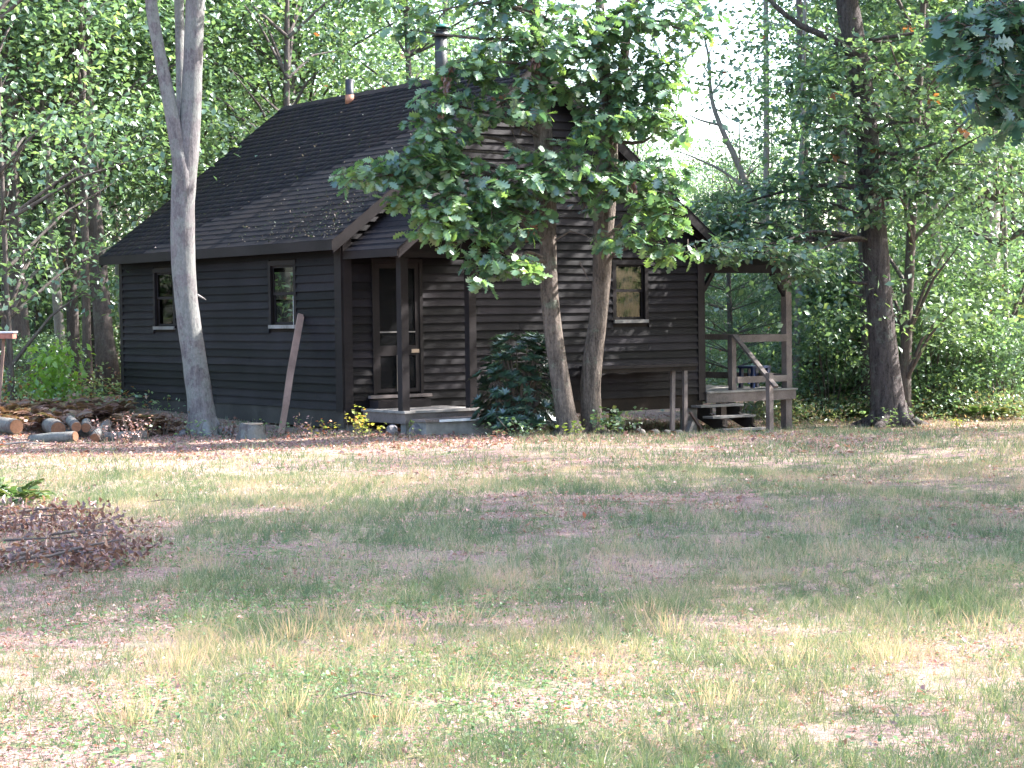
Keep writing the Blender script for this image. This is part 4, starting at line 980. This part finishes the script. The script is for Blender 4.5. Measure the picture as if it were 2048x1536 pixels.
V_, T_, C_ = join(shift(prts, lo)); tris('crown', V_, T_, M['oakleaf'], E_, C_)
tw.v = [tuple(np.array(v) - lo) for v in tw.v]; tw.build('twigs', M['twig'], E_)['kind'] = 'stuff'
for c in (cen[0], cen[1], cen[2], cen[3], cen[4], cen[6], cen[8], cen[9]):
    a0 = np.array([5.1, 15.9, min(7.0, max(2.6, c[2] - .3))]); pts, rd = tubepath([a0 - lo, (a0 + c) / 2 + [0, 0, .15] - lo, c - lo], [.05, .03, .008], sub=4)
    MB().tube(pts, rd, 7, False).build('branch', M['barkD'], E_, True)

def roots(tree, r0, mat, n, seed, u, v, Y):
    rng = np.random.RandomState(seed); lo = np.array(tree.location); c = at(u, v, Y)
    for i in range(n):
        a_ = i / n * 6.283 + rng.uniform(-.3, .3); d = np.array([math.cos(a_), math.sin(a_), 0]); ln = r0 * rng.uniform(1.7, 2.6)
        p = [c + d * r0 * .35 + [0, 0, r0 * 1.5], c + d * r0 * .85 + [0, 0, r0 * .55], c + d * ln * .75, c + d * ln * 1.15]
        g = [float(gz(q[0], q[1])) for q in p]; p[1][2] = g[1] + r0 * .55; p[0][2] = g[0] + r0 * 1.6; p[2][2] = g[2] + .025; p[3][2] = g[3] - .05
        pts, rd = tubepath([q - lo for q in p], [r0 * .34, r0 * .36, r0 * .22, r0 * .10], sub=3); MB().tube(pts, rd, 8, False, .12, rng).build('root', M[mat], tree, True)
roots(A_, .22, 'barkA', 5, 1, 408, 862, 29.4); roots(B_, .16, 'barkB', 5, 2, 1140, 866, 28.5); roots(Cc, .17, 'barkB', 5, 3, 1187, 862, 29.0); roots(D_, .34, 'barkD', 6, 4, 1782, 852, 35.4)

# dead leaning snag in the sky gap
sn = empty('dead_snag', P(1560, 52), 0, 'bare dead tree leaning across the bright gap of sky', 'tree')
lo = np.array(sn.location); mb = MB()
for pl_, r0 in (([(1540, 480), (1490, 360), (1440, 250), (1422, 190), (1418, 120), (1405, 60)], .10), ([(1422, 190), (1445, 160), (1462, 140)], .03), ([(1418, 150), (1402, 120), (1398, 95)], .025), ([(1440, 250), (1400, 240), (1370, 225)], .04),
                ([(1500, 385), (1450, 345), (1400, 320), (1350, 300)], .05), ([(1428, 215), (1455, 235), (1470, 260)], .025), ([(1416, 110), (1430, 80), (1436, 50)], .02)):
    pts, rd = tubepath([at(u, v, 52) - lo for u, v in pl_], [r0 * (1 - .8 * i / (len(pl_) - 1)) for i in range(len(pl_))], sub=3); mb.tube(pts, rd, 7, False)
mb.build('trunk', M['barkP'], sn, True)

# white pine seen through the side porch
pn = empty('pine_tree', groundx(1462, 41.0), 0, 'young white pine with soft whorled boughs seen through the side porch', 'tree')
rp = np.random.RandomState(17); mb = MB(); mb.tube([(0, 0, -.1), (.0, 0, 1.6), (-.03, 0, 3.1), (-.04, 0, 4.4)], [.075, .06, .045, .015], 9).build('trunk', M['barkF'], pn, True)
nd = []; bm_ = MB()
for wz, ln in ((.9, 1.9), (1.25, 1.8), (1.6, 1.9), (2.1, 1.7), (2.5, 1.6), (3.0, 1.5), (3.4, 1.2), (3.9, .9), (4.3, .5)):
    for k in range(7):
        a_ = k * .9 + wz * 3 + rp.rand() * .4; d = np.array([math.cos(a_), math.sin(a_), .28 + .1 * rp.rand()]); 
        st_ = np.array([-.02, 0, wz]); en = st_ + d * ln * rp.uniform(.8, 1.1); bm_.tube([st_, (st_ + en) / 2 - [0, 0, .03], en], [.016, .010, .004], 5, False)
        for j in range(13):
            c = st_ + (en - st_) * rp.uniform(.3, 1.0) + rp.randn(3) * [.14, .14, .05]
            dd = unit(d[None] * .8 + rp.randn(26, 3) * .8 + [0, 0, .35]); nd.append(leaves(np.repeat(c[None], 26, 0) + rp.randn(26, 3) * .05, dd, rp.randn(26, 3), rp.uniform(.08, .14, 26), NEEDLE[0] * [1, 2.2, 1], NEEDLE[1], rp.rand(26)))
bm_.build('limbs', M['barkF'], pn)['kind'] = 'stuff'
V_, T_, C_ = join(nd); tris('crown', V_, T_, M['pine'], pn, C_)

# rhododendron by the front porch
rb = empty('rhododendron_bush', P(1035, 28.9), 0, 'dark glossy rhododendron bush between the front porch and the oaks', 'bush')
rr = np.random.RandomState(23); prts = []; mb = MB()
for i in range(330):
    h = rr.uniform(.08, 1.0); r = .66 * math.sqrt(max(.1, 1 - (h - .35) ** 2 * 1.6)) * math.sqrt(rr.uniform(.25, 1)); a_ = rr.rand() * 6.283
    c = np.array([r * math.cos(a_), r * math.sin(a_) * .8, h * 1.42]); out = unit(c * [1, 1, .5] + [0, 0, .45])
    n = 9; ang = np.arange(n) / n * 6.283 + rr.rand(); ax = unit(np.cross(out, [0.3, 1, 0])); ay = np.cross(out, ax)
    d = ax * np.cos(ang)[:, None] + ay * np.sin(ang)[:, None] + out * rr.uniform(.1, .9); nn = out[None] * 1.2 - d * .4
    prts.append(leaves(np.repeat(c[None], n, 0), d, nn, rr.uniform(.10, .16, n), SLIM[0] * [1, 1.15, 1.6], SLIM[1], rr.rand(n)))
    if i % 5 == 0: mb.tube([(c[0] * .1, c[1] * .1, 0), tuple(c * [.5, .5, .6]), tuple(c)], [.016, .011, .005], 5, False)
V_, T_, C_ = join(prts); tris('foliage', V_, T_, M['rhodo'], rb, C_); mb.build('stems', M['twig'], rb)['kind'] = 'stuff'

# seedlings at the foot of the walls
def seedling(u, Y, h, n, size, mat, label, tb=(0, 1), spread=.22):
    rng = np.random.RandomState(int(u * 3 + Y)); t = empty('seedling', P(u, Y), 0, label, 'plant'); mb = MB(); prts = []
    for i in range(max(3, n // 9)):
        top = np.array([rng.randn() * spread, rng.randn() * spread * .6, h * rng.uniform(.5, 1)]); mb.tube([(top[0] * .4, top[1] * .4, -.02), tuple(top * [.8, .8, .6]), tuple(top)], [.006, .004, .002], 4, False)
        m = 9; s_ = rng.uniform(.35, 1, m)[:, None]; pos = top * s_ * [.9, .9, 1] + rng.randn(m, 3) * .03
        prts.append(leaves(pos, rng.randn(m, 3) * [1, 1, .4], rng.randn(m, 3) * .4 + [0, 0, 1], size * rng.uniform(.7, 1.3, m), SIMPLE[0] * [1, 1.25, 1], SIMPLE[1], rng.uniform(tb[0], tb[1], m)))
    V_, T_, C_ = join(prts); tris('leaves', V_, T_, M[mat], t, C_); mb.build('stems', M['twig'], t)['kind'] = 'stuff'; return t
seedling(708, 28.3, .42, 70, .065, 'weed', 'yellow and orange leaved seedling before the cabin corner', (.2, .9))
seedling(738, 28.1, .30, 50, .06, 'weed', 'yellow-green seedling left of the front porch', (.2, .6))
seedling(650, 28.4, .30, 60, .05, 'weed', 'reddish seedlings before the left wall near the corner', (0, 1))
seedling(819, 27.7, .26, 18, .05, 'clover', 'single pale weed stalk before the porch corner', (.6, 1), .03)
seedling(1236, 28.6, .42, 110, .085, 'fern', 'bright green oak seedling right of the oak pair', (.2, .8), .2)
seedling(1205, 28.2, .36, 70, .07, 'leaf', 'dull green seedlings around the foot of the right oak', (.1, .8), .25)
seedling(1262, 28.9, .45, 60, .06, 'leaf', 'thin twiggy seedling before the workbench', (.3, .9), .18)
seedling(1060, 28.2, .32, 90, .07, 'leaf', 'low green seedlings at the foot of the rhododendron', (0, .8), .4)
seedling(1150, 28.0, .25, 60, .06, 'weed', 'greenish seedlings between the two oaks', (0, .35), .25)
seedling(600, 28.9, .3, 50, .05, 'dryleaf', 'reddish dry weeds beside the leaning pole', (.2, .8), .2)
seedling(528, 28.6, .28, 50, .05, 'leaf', 'small weeds right of the stump', (.3, .9), .2)
seedling(320, 29.2, .4, 70, .055, 'deadfern', 'brown brush against the left wall behind the maple', (.2, .9), .35)
seedling(385, 28.5, .3, 60, .055, 'leaf', 'small green plants left of the maple foot', (.2, .9), .3)
seedling(455, 28.7, .34, 60, .05, 'browntuft', 'rusty withered sprig right of the maple foot', (0, 1), .12)
seedling(1800, 34.6, .42, 60, .07, 'leaf', 'pale seedling at the foot of the big right oak', (.5, .95), .2)
seedling(1915, 34.5, .25, 30, .06, 'weed', 'lone yellow seedling in the grass at the right', (.3, .6), .06)
seedling(1010, 27.9, .2, 60, .06, 'leaf', 'low plants right of the porch step', (0, .7), .3)
seedling(230, 27.8, .42, 110, .045, 'dryleaf', 'pinkish dry sprigs before the woodpile', (.2, .9), .35)
seedling(272, 28.0, .50, 80, .045, 'dryleaf', 'taller pinkish dry sprig right of the tilted log', (.2, .9), .12)

# ferns
def fern_mesh(seed, mat, nf, ln, droop=.5):
    rng = np.random.RandomState(seed); prts = []; mb = MB()
    for k in range(nf):
        a_ = k / nf * 6.283 + rng.rand() * .6; l_ = ln * rng.uniform(.7, 1.1); el = rng.uniform(.5, 1.1); h = np.array([math.cos(a_), math.sin(a_), 0.]); N = 22
        s_ = np.linspace(0, 1, N); P_ = h * (l_ * s_ * math.cos(el))[:, None] + np.array([0, 0, 1.]) * (l_ * (s_ * math.sin(el) * 1.1 - droop * s_ ** 2.2))[:, None]
        P_ = P_ + 0; mb.tube([tuple(p) for p in P_[::4]], [.006 * (1 - .7 * i / 5) for i in range(len(P_[::4]))], 4, False)
        tg = np.gradient(P_, axis=0); tg = unit(tg); sd = np.cross(tg, [0, 0, 1.]); sd = unit(sd); nr = np.cross(sd, tg)
        w = l_ * .30 * np.sin(np.pi * np.clip(s_ * .85 + .12, 0, 1)) + .01
        for sg in (-1, 1):
            m = s_ > .22; d = sd[m] * sg + tg[m] * .5 + rng.randn(m.sum(), 3) * .12; 
            prts.append(leaves(P_[m], d, nr[m] + rng.randn(m.sum(), 3) * .15, w[m], SLIM[0] * [1, 1.0, 1], SLIM[1], np.clip(rng.uniform(.2, .8) + rng.randn(m.sum()) * .15, 0, 1)))
    V_, T_, C_ = join(prts); return V_, T_, C_, mb
def fern(seed, mat, nf, ln, name='fern'):
    V_, T_, C_, mb = fern_mesh(seed, mat, nf, ln); t = empty(name, (0, 0, 0)); a_ = tris('fronds', V_, T_, M[mat], t, C_); b_ = mb.build('stalks', M['twig'], t); b_['kind'] = 'stuff'; remember(t, [a_, b_]); return t
gf = fern(51, 'fern', 11, .62); gf.location = tuple(P(34, 18.2)); tag(gf, 'green fern with yellowing fronds at the left edge of the lawn', 'fern')
df = fern(52, 'deadfern', 10, .85, 'bracken'); first = True; rf_ = np.random.RandomState(8)
for i in range(34):
    u = rf_.uniform(-30, 330); Y = rf_.uniform(30.3, 34.0) if u < 235 else rf_.uniform(29.2, 30.4)
    t = df if first else copy_tree(df); first = False; g = groundx(u, Y); t.location = tuple(g); t.rotation_euler = (0, 0, rf_.rand() * 6.28); s_ = rf_.uniform(.6, 1.05); t.scale = (s_, s_, s_ * .85)
    tag(t, 'withered brown bracken behind the woodpile', 'fern', 'withered bracken behind the woodpile')
ff = fern(53, 'fern', 9, .8); first = True
for i in range(40):
    u = rf_.uniform(1600, 2100); Y = rf_.uniform(36.3, 41.5)
    t = ff if first else copy_tree(ff); first = False; g = groundx(u, Y); t.location = tuple(g); t.rotation_euler = (0, 0, rf_.rand() * 6.28); s_ = rf_.uniform(.5, .95); t.scale = (s_, s_, s_ * .8)
    tag(t, 'green fern at the edge of the right-hand woods', 'fern', 'ferns at the edge of the right woods')

# fallen leafy bough on the left lawn
fb = empty('fallen_bough', P(95, 16.2), 0, 'fallen oak bough with shrivelled dark red leaves on the left lawn', 'branch')
rr = np.random.RandomState(29); mb = MB(); prts = []; lo = np.array(fb.location)
for i in range(36):
    a0 = P(rr.uniform(-240, 175), rr.uniform(12.6, 17.6)); ang = rr.uniform(-1.2, 1.2); ln = rr.uniform(.3, 1.0); d = np.array([math.cos(ang), math.sin(ang), rr.uniform(-.02, .18)])
    pts = [a0 + d * ln * s_ + [0, 0, .03 + .04 * rr.rand()] for s_ in (0, .35, .7, 1)]; w_ = rr.uniform(.4, 1.5); mb.tube([p - lo for p in pts], [.012 * w_, .009 * w_, .006 * w_, .003], 5, False)
    for j in range(int(ln * 95)):
        c = pts[0] + (pts[3] - pts[0]) * rr.uniform(.2, 1.05) + rr.randn(3) * [.10, .16, .03]; c[2] = float(gz(c[0], c[1])) + .015 + abs(rr.randn()) * .05 + .3 * max(0, c[2] - float(gz(c[0], c[1])))
        prts.append((c, rr.randn(3), rr.randn(3), rr.uniform(.03, .07), rr.rand()))
mb.build('twigs', M['twig'], fb)['kind'] = 'stuff'
v, t_, c_ = leaves(np.array([q[0] for q in prts]) - lo, np.array([q[1] for q in prts]), np.array([q[2] for q in prts]), np.array([q[3] for q in prts]), SIMPLE[0] * [1, 1, 3.5], SIMPLE[1], np.array([q[4] for q in prts]))
tris('shrivelled_leaves', v, t_, M['browntuft'], fb, c_)

# ------------------------------------------------------------------ grass, litter, ground cover
def vn(x, y, f, seed=0):
    """cheap smooth noise"""
    r_ = np.random.RandomState(seed); o = 0
    for k in range(6):
        a_ = r_.rand() * 6.28; ff_ = f * r_.uniform(.6, 1.9); o = o + np.sin((x * math.cos(a_) + y * math.sin(a_)) * ff_ + r_.rand() * 6.28)
    return o / 3.0
def inhouse(x, y, m=.0):
    dx, dy = x - house_loc[0], y - house_loc[1]; c, s_ = math.cos(YAW), math.sin(YAW); hx, hy = c * dx + s_ * dy, -s_ * dx + c * dy
    a_ = (hx > -m) & (hx < W + m) & (hy > -m) & (hy < L + m); b_ = (hx > .2) & (hx < 1.75) & (hy > -1.75) & (hy < 0); return a_ | b_
def field(n, y0, y1, rng, p=1.0, half=.285):
    y = (y0 ** p + rng.rand(n) * (y1 ** p - y0 ** p)) ** (1 / p); x = rng.uniform(-half, half, n) * y; return x, y
def grass():
    rng = np.random.RandomState(44); prts = []
    BL3 = (np.array([[0, -.5, 0], [0, .5, 0], [.55, -.35, .05], [.55, .35, .05], [1, 0, .25]]), np.array([[0, 1, 3], [0, 3, 2], [2, 3, 4]]))
    BL1 = (np.array([[0, -.5, 0], [0, .5, 0], [1, 0, .12]]), np.array([[0, 1, 2]]))
    for (n, y0, y1, tm, wd, hmul) in ((260000, 6.2, 13, BL3, .0026, 1.0), (250000, 13, 22, BL1, .0042, 1.0), (120000, 22, 37, BL1, .008, 1.1)):
        x, y = field(n, y0, y1, rng, 1.4)
        dens = .60 + .30 * vn(x, y, 2.6, 1) + .28 * vn(x, y, 7, 2) + .12 * vn(x, y, .7, 3)
        band = (y > 24.5) & (x < 0); dens = np.where(band, dens - .5, dens); dens = np.where((y > 16.5) & (y < 18.3) & (x > -.3) & (x < 2.2), dens - .6, dens)
        dens = np.where((x < -.17 * y) & (y < 17), dens - .45, dens)
        k = (rng.rand(n) < np.clip(dens, .08, 1)) & ~inhouse(x, y, -.2); x, y, dd = x[k], y[k], dens[k]; m = len(x)
        # gather part of the blades into tufts
        tu = rng.rand(m) < .32 + .2 * vn(x, y, 3.1, 9); cx = np.round(x / .16) * .16 + .05 * np.sin(y * 9 + x * 5); cy = np.round(y / .2) * .2 + .06 * np.sin(x * 11)
        x = np.where(tu, cx + (x - cx) * .35, x); y = np.where(tu, cy + (y - cy) * .35, y)
        hgt = (.034 + .045 * rng.rand(m) + .065 * np.clip(dd - .5, 0, 1) * rng.rand(m)) * hmul; hgt[tu] *= 1.35
        lean = rng.randn(m, 3) * .38; lean[:, 2] = 1; flat = rng.rand(m) < .30; lean[flat, 2] = .10; hgt[flat] *= 1.25
        lean[:, 0] += np.where(tu, (x - cx) * 7, 0); lean[:, 1] += np.where(tu, (y - cy) * 7, 0)
        dry = np.clip(.36 + .20 * vn(x, y, 1.1, 5) + .20 * vn(x, y, 5, 6) + .24 * rng.randn(m), 0, 1); dry[flat] = np.clip(dry[flat] + .4, 0, 1)
        d = unit(lean); n_ = np.stack([rng.randn(m) * .4, -np.ones(m), rng.randn(m) * .3], 1)
        pos = np.stack([x, y, gz(x, y) - .004], 1); s_ = unit(np.cross(n_, d)); n2 = np.cross(d, s_)
        tv, tt = tm; V = pos[:, None] + hgt[:, None, None] * (tv[None, :, 0:1] * d[:, None] + tv[None, :, 2:3] * n2[:, None]) + (wd * rng.uniform(.6, 1.4, m))[:, None, None] * tv[None, :, 1:2] * s_[:, None]
        T = tt[None] + (np.arange(m) * len(tv))[:, None, None]; prts.append((V.reshape(-1, 3), T.reshape(-1, 3), np.repeat(dry, len(tv))))
    # tall straw tufts
    tall = [(575, 1290, 1), (640, 1250, 1), (690, 1285, .7), (780, 1265, .8), (905, 1240, .9), (1100, 1140, .6), (1340, 1270, 1), (1560, 1340, .8), (1290, 1230, .6), (330, 1360, 1), (420, 1150, .7), (1420, 1420, .8), (900, 1400, .7), (1180, 1350, .7), (1780, 1330, .7), (1950, 1260, .6), (250, 1470, 1), (560, 1460, .9), (760, 1480, .8), (500, 1330, .8), (1640, 1060, .5)]
    for (u, v, q) in tall:
        Yg = CAMZ * F / (v - (630 - (u - 1024) * .0133)); c = groundx(u, Yg); m = int(80 * q)
        off = rng.randn(m, 2) * [.07, .06]; x, y = c[0] + off[:, 0], c[1] + off[:, 1]; h = rng.uniform(.08, .20, m) * (.6 + .5 * q)
        d = unit(np.stack([off[:, 0] * 4 + rng.randn(m) * .22, off[:, 1] * 3 + rng.randn(m) * .2, np.ones(m)], 1)); n_ = np.stack([rng.randn(m) * .4, -np.ones(m), rng.randn(m) * .3], 1)
        s_ = unit(np.cross(n_, d)); n2 = np.cross(d, s_); tv, tt = BL3; pos = np.stack([x, y, gz(x, y) - .004], 1)
        V = pos[:, None] + h[:, None, None] * (tv[None, :, 0:1] * d[:, None] + 1.6 * tv[None, :, 2:3] * n2[:, None]) + (.0034 * rng.uniform(.6, 1.3, m))[:, None, None] * tv[None, :, 1:2] * s_[:, None]
        T = tt[None] + (np.arange(m) * len(tv))[:, None, None]; prts.append((V.reshape(-1, 3), T.reshape(-1, 3), np.repeat(np.clip(rng.uniform(.45, 1.1, m), 0, 1), len(tv))))
    V, T, C = join(prts); tag(tris('grass', V, T, M['grass'], None, C), 'thin patchy lawn grass with straw tufts', kind='stuff')
grass()
def litter():
    rng = np.random.RandomState(45); prts = []
    for (n, y0, y1, sz) in ((42000, 6.2, 14, .024), (42000, 14, 24, .032), (70000, 24, 40, .048)):
        x, y = field(n, y0, y1, rng, 1.3); dn = .22 + .35 * vn(x, y, 1.1, 11) + .3 * vn(x, y, 4, 12)
        red = (x < 1.0) & (y > 24.0 + .5 * np.sin(x * 2) + .25 * (x + 6)) & (y < 30); dn = np.where(red, dn + .75, dn)
        dn = np.where((x < -.17 * y) & (y < 16.5), dn + .5, dn); dn = np.where((y > 16.5) & (y < 18.6) & (x > -.3) & (x < 2.2), dn + .5, dn)
        dn = np.where(((x - 6.8) ** 2 / 2 + (y - 33.8) ** 2 < 1.4), dn + 1, dn); dn = np.where((y > 36), dn + .3, dn); dn = np.where((x > 0) & (x < 4.2) & (y > 26.3) & (y < 29.8), dn + .7, dn)
        k = (rng.rand(n) < np.clip(dn, .03, 1)); x, y, r_ = x[k], y[k], red[k]; m = len(x)
        pos = np.stack([x, y, gz(x, y) + rng.rand(m) * .02 + .004], 1)
        ti = np.clip(.45 + .22 * rng.randn(m), 0, .92); ti[r_] = np.clip(.35 + .22 * rng.randn(r_.sum()), 0, .9); ti[rng.rand(m) < .03] = 1.0
        prts.append(leaves(pos, rdir(rng, m, .25), rng.randn(m, 3) * .5 + [0, 0, 1], sz * rng.uniform(.35, 1.0, m) ** 1.0 * np.where(rng.rand(m) < .12, 2.0, 1.0), SIMPLE[0] * [1, 1.1, 2.6], SIMPLE[1], ti))
    V, T, C = join(prts); tag(tris('fallen_leaves', V, T, M['dryleaf'], None, C), 'pinkish brown fallen leaves scattered over lawn and forest edge', kind='stuff')
litter()
def clover():
    rng = np.random.RandomState(46); n = 60000; x, y = field(n, 6.2, 15, rng, 1.2); dn = .25 + .55 * vn(x, y, 1.5, 21) + .3 * vn(x, y, 5, 22) - .05 * (y - 10); k = rng.rand(n) < np.clip(dn, 0, 1); x, y = x[k], y[k]; m = len(x)
    pos = np.stack([x, y, gz(x, y) + .008 + rng.rand(m) * .03], 1)
    V, T, C = leaves(pos, rdir(rng, m, .3), rng.randn(m, 3) * .35 + [0, 0, 1], rng.uniform(.012, .028, m), SIMPLE[0] * [1, 1.5, 1], SIMPLE[1], np.clip(.4 + .3 * rng.randn(m), 0, 1))
    tag(tris('clover', V, T, M['clover'], None, C), 'low clover and small round-leaved weeds in the near lawn', kind='stuff')
clover()
def undergrowth():
    rng = np.random.RandomState(47); n = 110000; y = rng.uniform(31.5, 60, n); x = rng.uniform(-.31, .31, n) * y
    front = np.where(x < 0, 33.0, 35.9 + .4 * np.sin(x * 1.7)); k = (y > front) & ~inhouse(x, y, .3) & ~((x > -1.5) & (x < 5.2) & (y < 41.5)); 
    cl = vn(x, y, 1.6, 31) + .5 * vn(x, y, 4.5, 32); k &= rng.rand(n) < np.clip(.55 + .5 * cl, .1, 1); x, y, cl = x[k], y[k], cl[k]; m = len(x)
    h = np.clip(.30 + .28 * np.clip(cl, 0, 2) + .012 * (y - 33), .1, .9); z = gz(x, y) + rng.rand(m) ** .7 * h
    ti = np.clip(np.where(x < 0, .78, .5) + .2 * rng.randn(m), 0, .96)
    V, T, C = leaves(np.stack([x, y, z], 1), rdir(rng, m, .5), rng.randn(m, 3) * .5 + [0, 0, 1], rng.uniform(.05, .11, m), SIMPLE[0], SIMPLE[1], ti)
    tag(tris('undergrowth', V, T, M['leaf'], None, C), 'low huckleberry undergrowth along the edge of the woods', kind='stuff')
undergrowth()
def brush():
    rng = np.random.RandomState(49); n = 60000; y = rng.uniform(35.2, 41, n); x = rng.uniform(4.6, 13.5, n); cl = vn(x, y, 2.1, 41) + .6 * vn(x, y, 6, 42)
    k = (y > 35.9 + .35 * np.sin(x * 2.1)) & (rng.rand(n) < np.clip(.5 + .6 * cl, .05, 1)); x, y, cl = x[k], y[k], cl[k]; m = len(x); h = np.clip(.30 + .25 * cl, .08, .85)
    V, T, C = leaves(np.stack([x, y, gz(x, y) + rng.rand(m) * h], 1), rng.randn(m, 3) * [1, 1, .7] + [0, 0, .3], rng.randn(m, 3) * .6 + [0, 0, 1], rng.uniform(.04, .10, m), SLIM[0] * [1, 1.6, 1], SLIM[1], np.clip(.62 + .25 * rng.randn(m) - .1 * cl, 0, 1))
    tag(tris('brush_undergrowth', V, T, M['brush'], None, C), 'olive and rusty brush along the edge of the right woods', kind='stuff')
M['brush'] = leafmat('brush leaf', [(0, (.09, .16, .08)), (.5, (.17, .23, .11)), (.8, (.28, .24, .15)), (1, (.30, .16, .12))], .4, .05)
brush()
# leaves and moss caught on the roof near the gable
M['roofmoss'] = leafmat('moss and grey leaves', [(0, (.025, .045, .018)), (.45, (.04, .055, .025)), (.6, (.09, .07, .06)), (.85, (.14, .12, .11)), (1, (.24, .22, .21))], .2, .03)
def roofdebris():
    rng = np.random.RandomState(48); n = 420; y = np.abs(rng.randn(n)) * 1.5 - .15; s_ = np.abs(rng.randn(n)) * .8 + .03; y2 = rng.uniform(0, 7, 160); s2_ = rng.uniform(0, 4.2, 160)
    y = np.concatenate([y, y2]); s_ = np.concatenate([s_, s2_]); k = (y < 7.5) & (s_ < 4.4); y, s_ = y[k], s_[k]; m = len(y)
    lp = np.stack([-OH + s_ * cT - sT * .018, y, ZE + s_ * sT + cT * .018], 1)
    V, T, C = leaves(lp, rdir(rng, m, 1) + [-.3, 0, -.2], rng.randn(m, 3) * .4 + [-sT, 0, cT], rng.uniform(.02, .055, m), SIMPLE[0] * [1, 1, 2], SIMPLE[1], rng.rand(m))
    tag(tris('leaf_debris', V, T, M['roofmoss'], roof, C), 'moss and fallen leaves lying on the roof near the gable', kind='stuff')
roofdebris()
# sticks on the lawn
for (u, v, ln, ang, r0, lb) in ((10, 893, .5, .05, .012, 'pale curved stick lying before the woodpile'), (660, 1440, .22, .35, .005, 'brown twig in the near grass'), (440, 1400, .25, .9, .003, 'dry stalk bent over in the near grass'), (290, 1010, .35, .2, .006, 'thin twig on the shaded lawn')):
    Yg = CAMZ * F / (v - (630 - (u - 1024) * .0133)); c = groundx(u, Yg); d = np.array([math.cos(ang), math.sin(ang), 0]) * ln
    tag(MB().tube([c + [0, 0, .03], c + d * .5 + [0, 0, .05], c + d + [0, 0, .02]], [r0, r0 * .9, r0 * .6], 6).build('stick', M['barkP' if u < 20 else 'twig']), lb, 'stick')
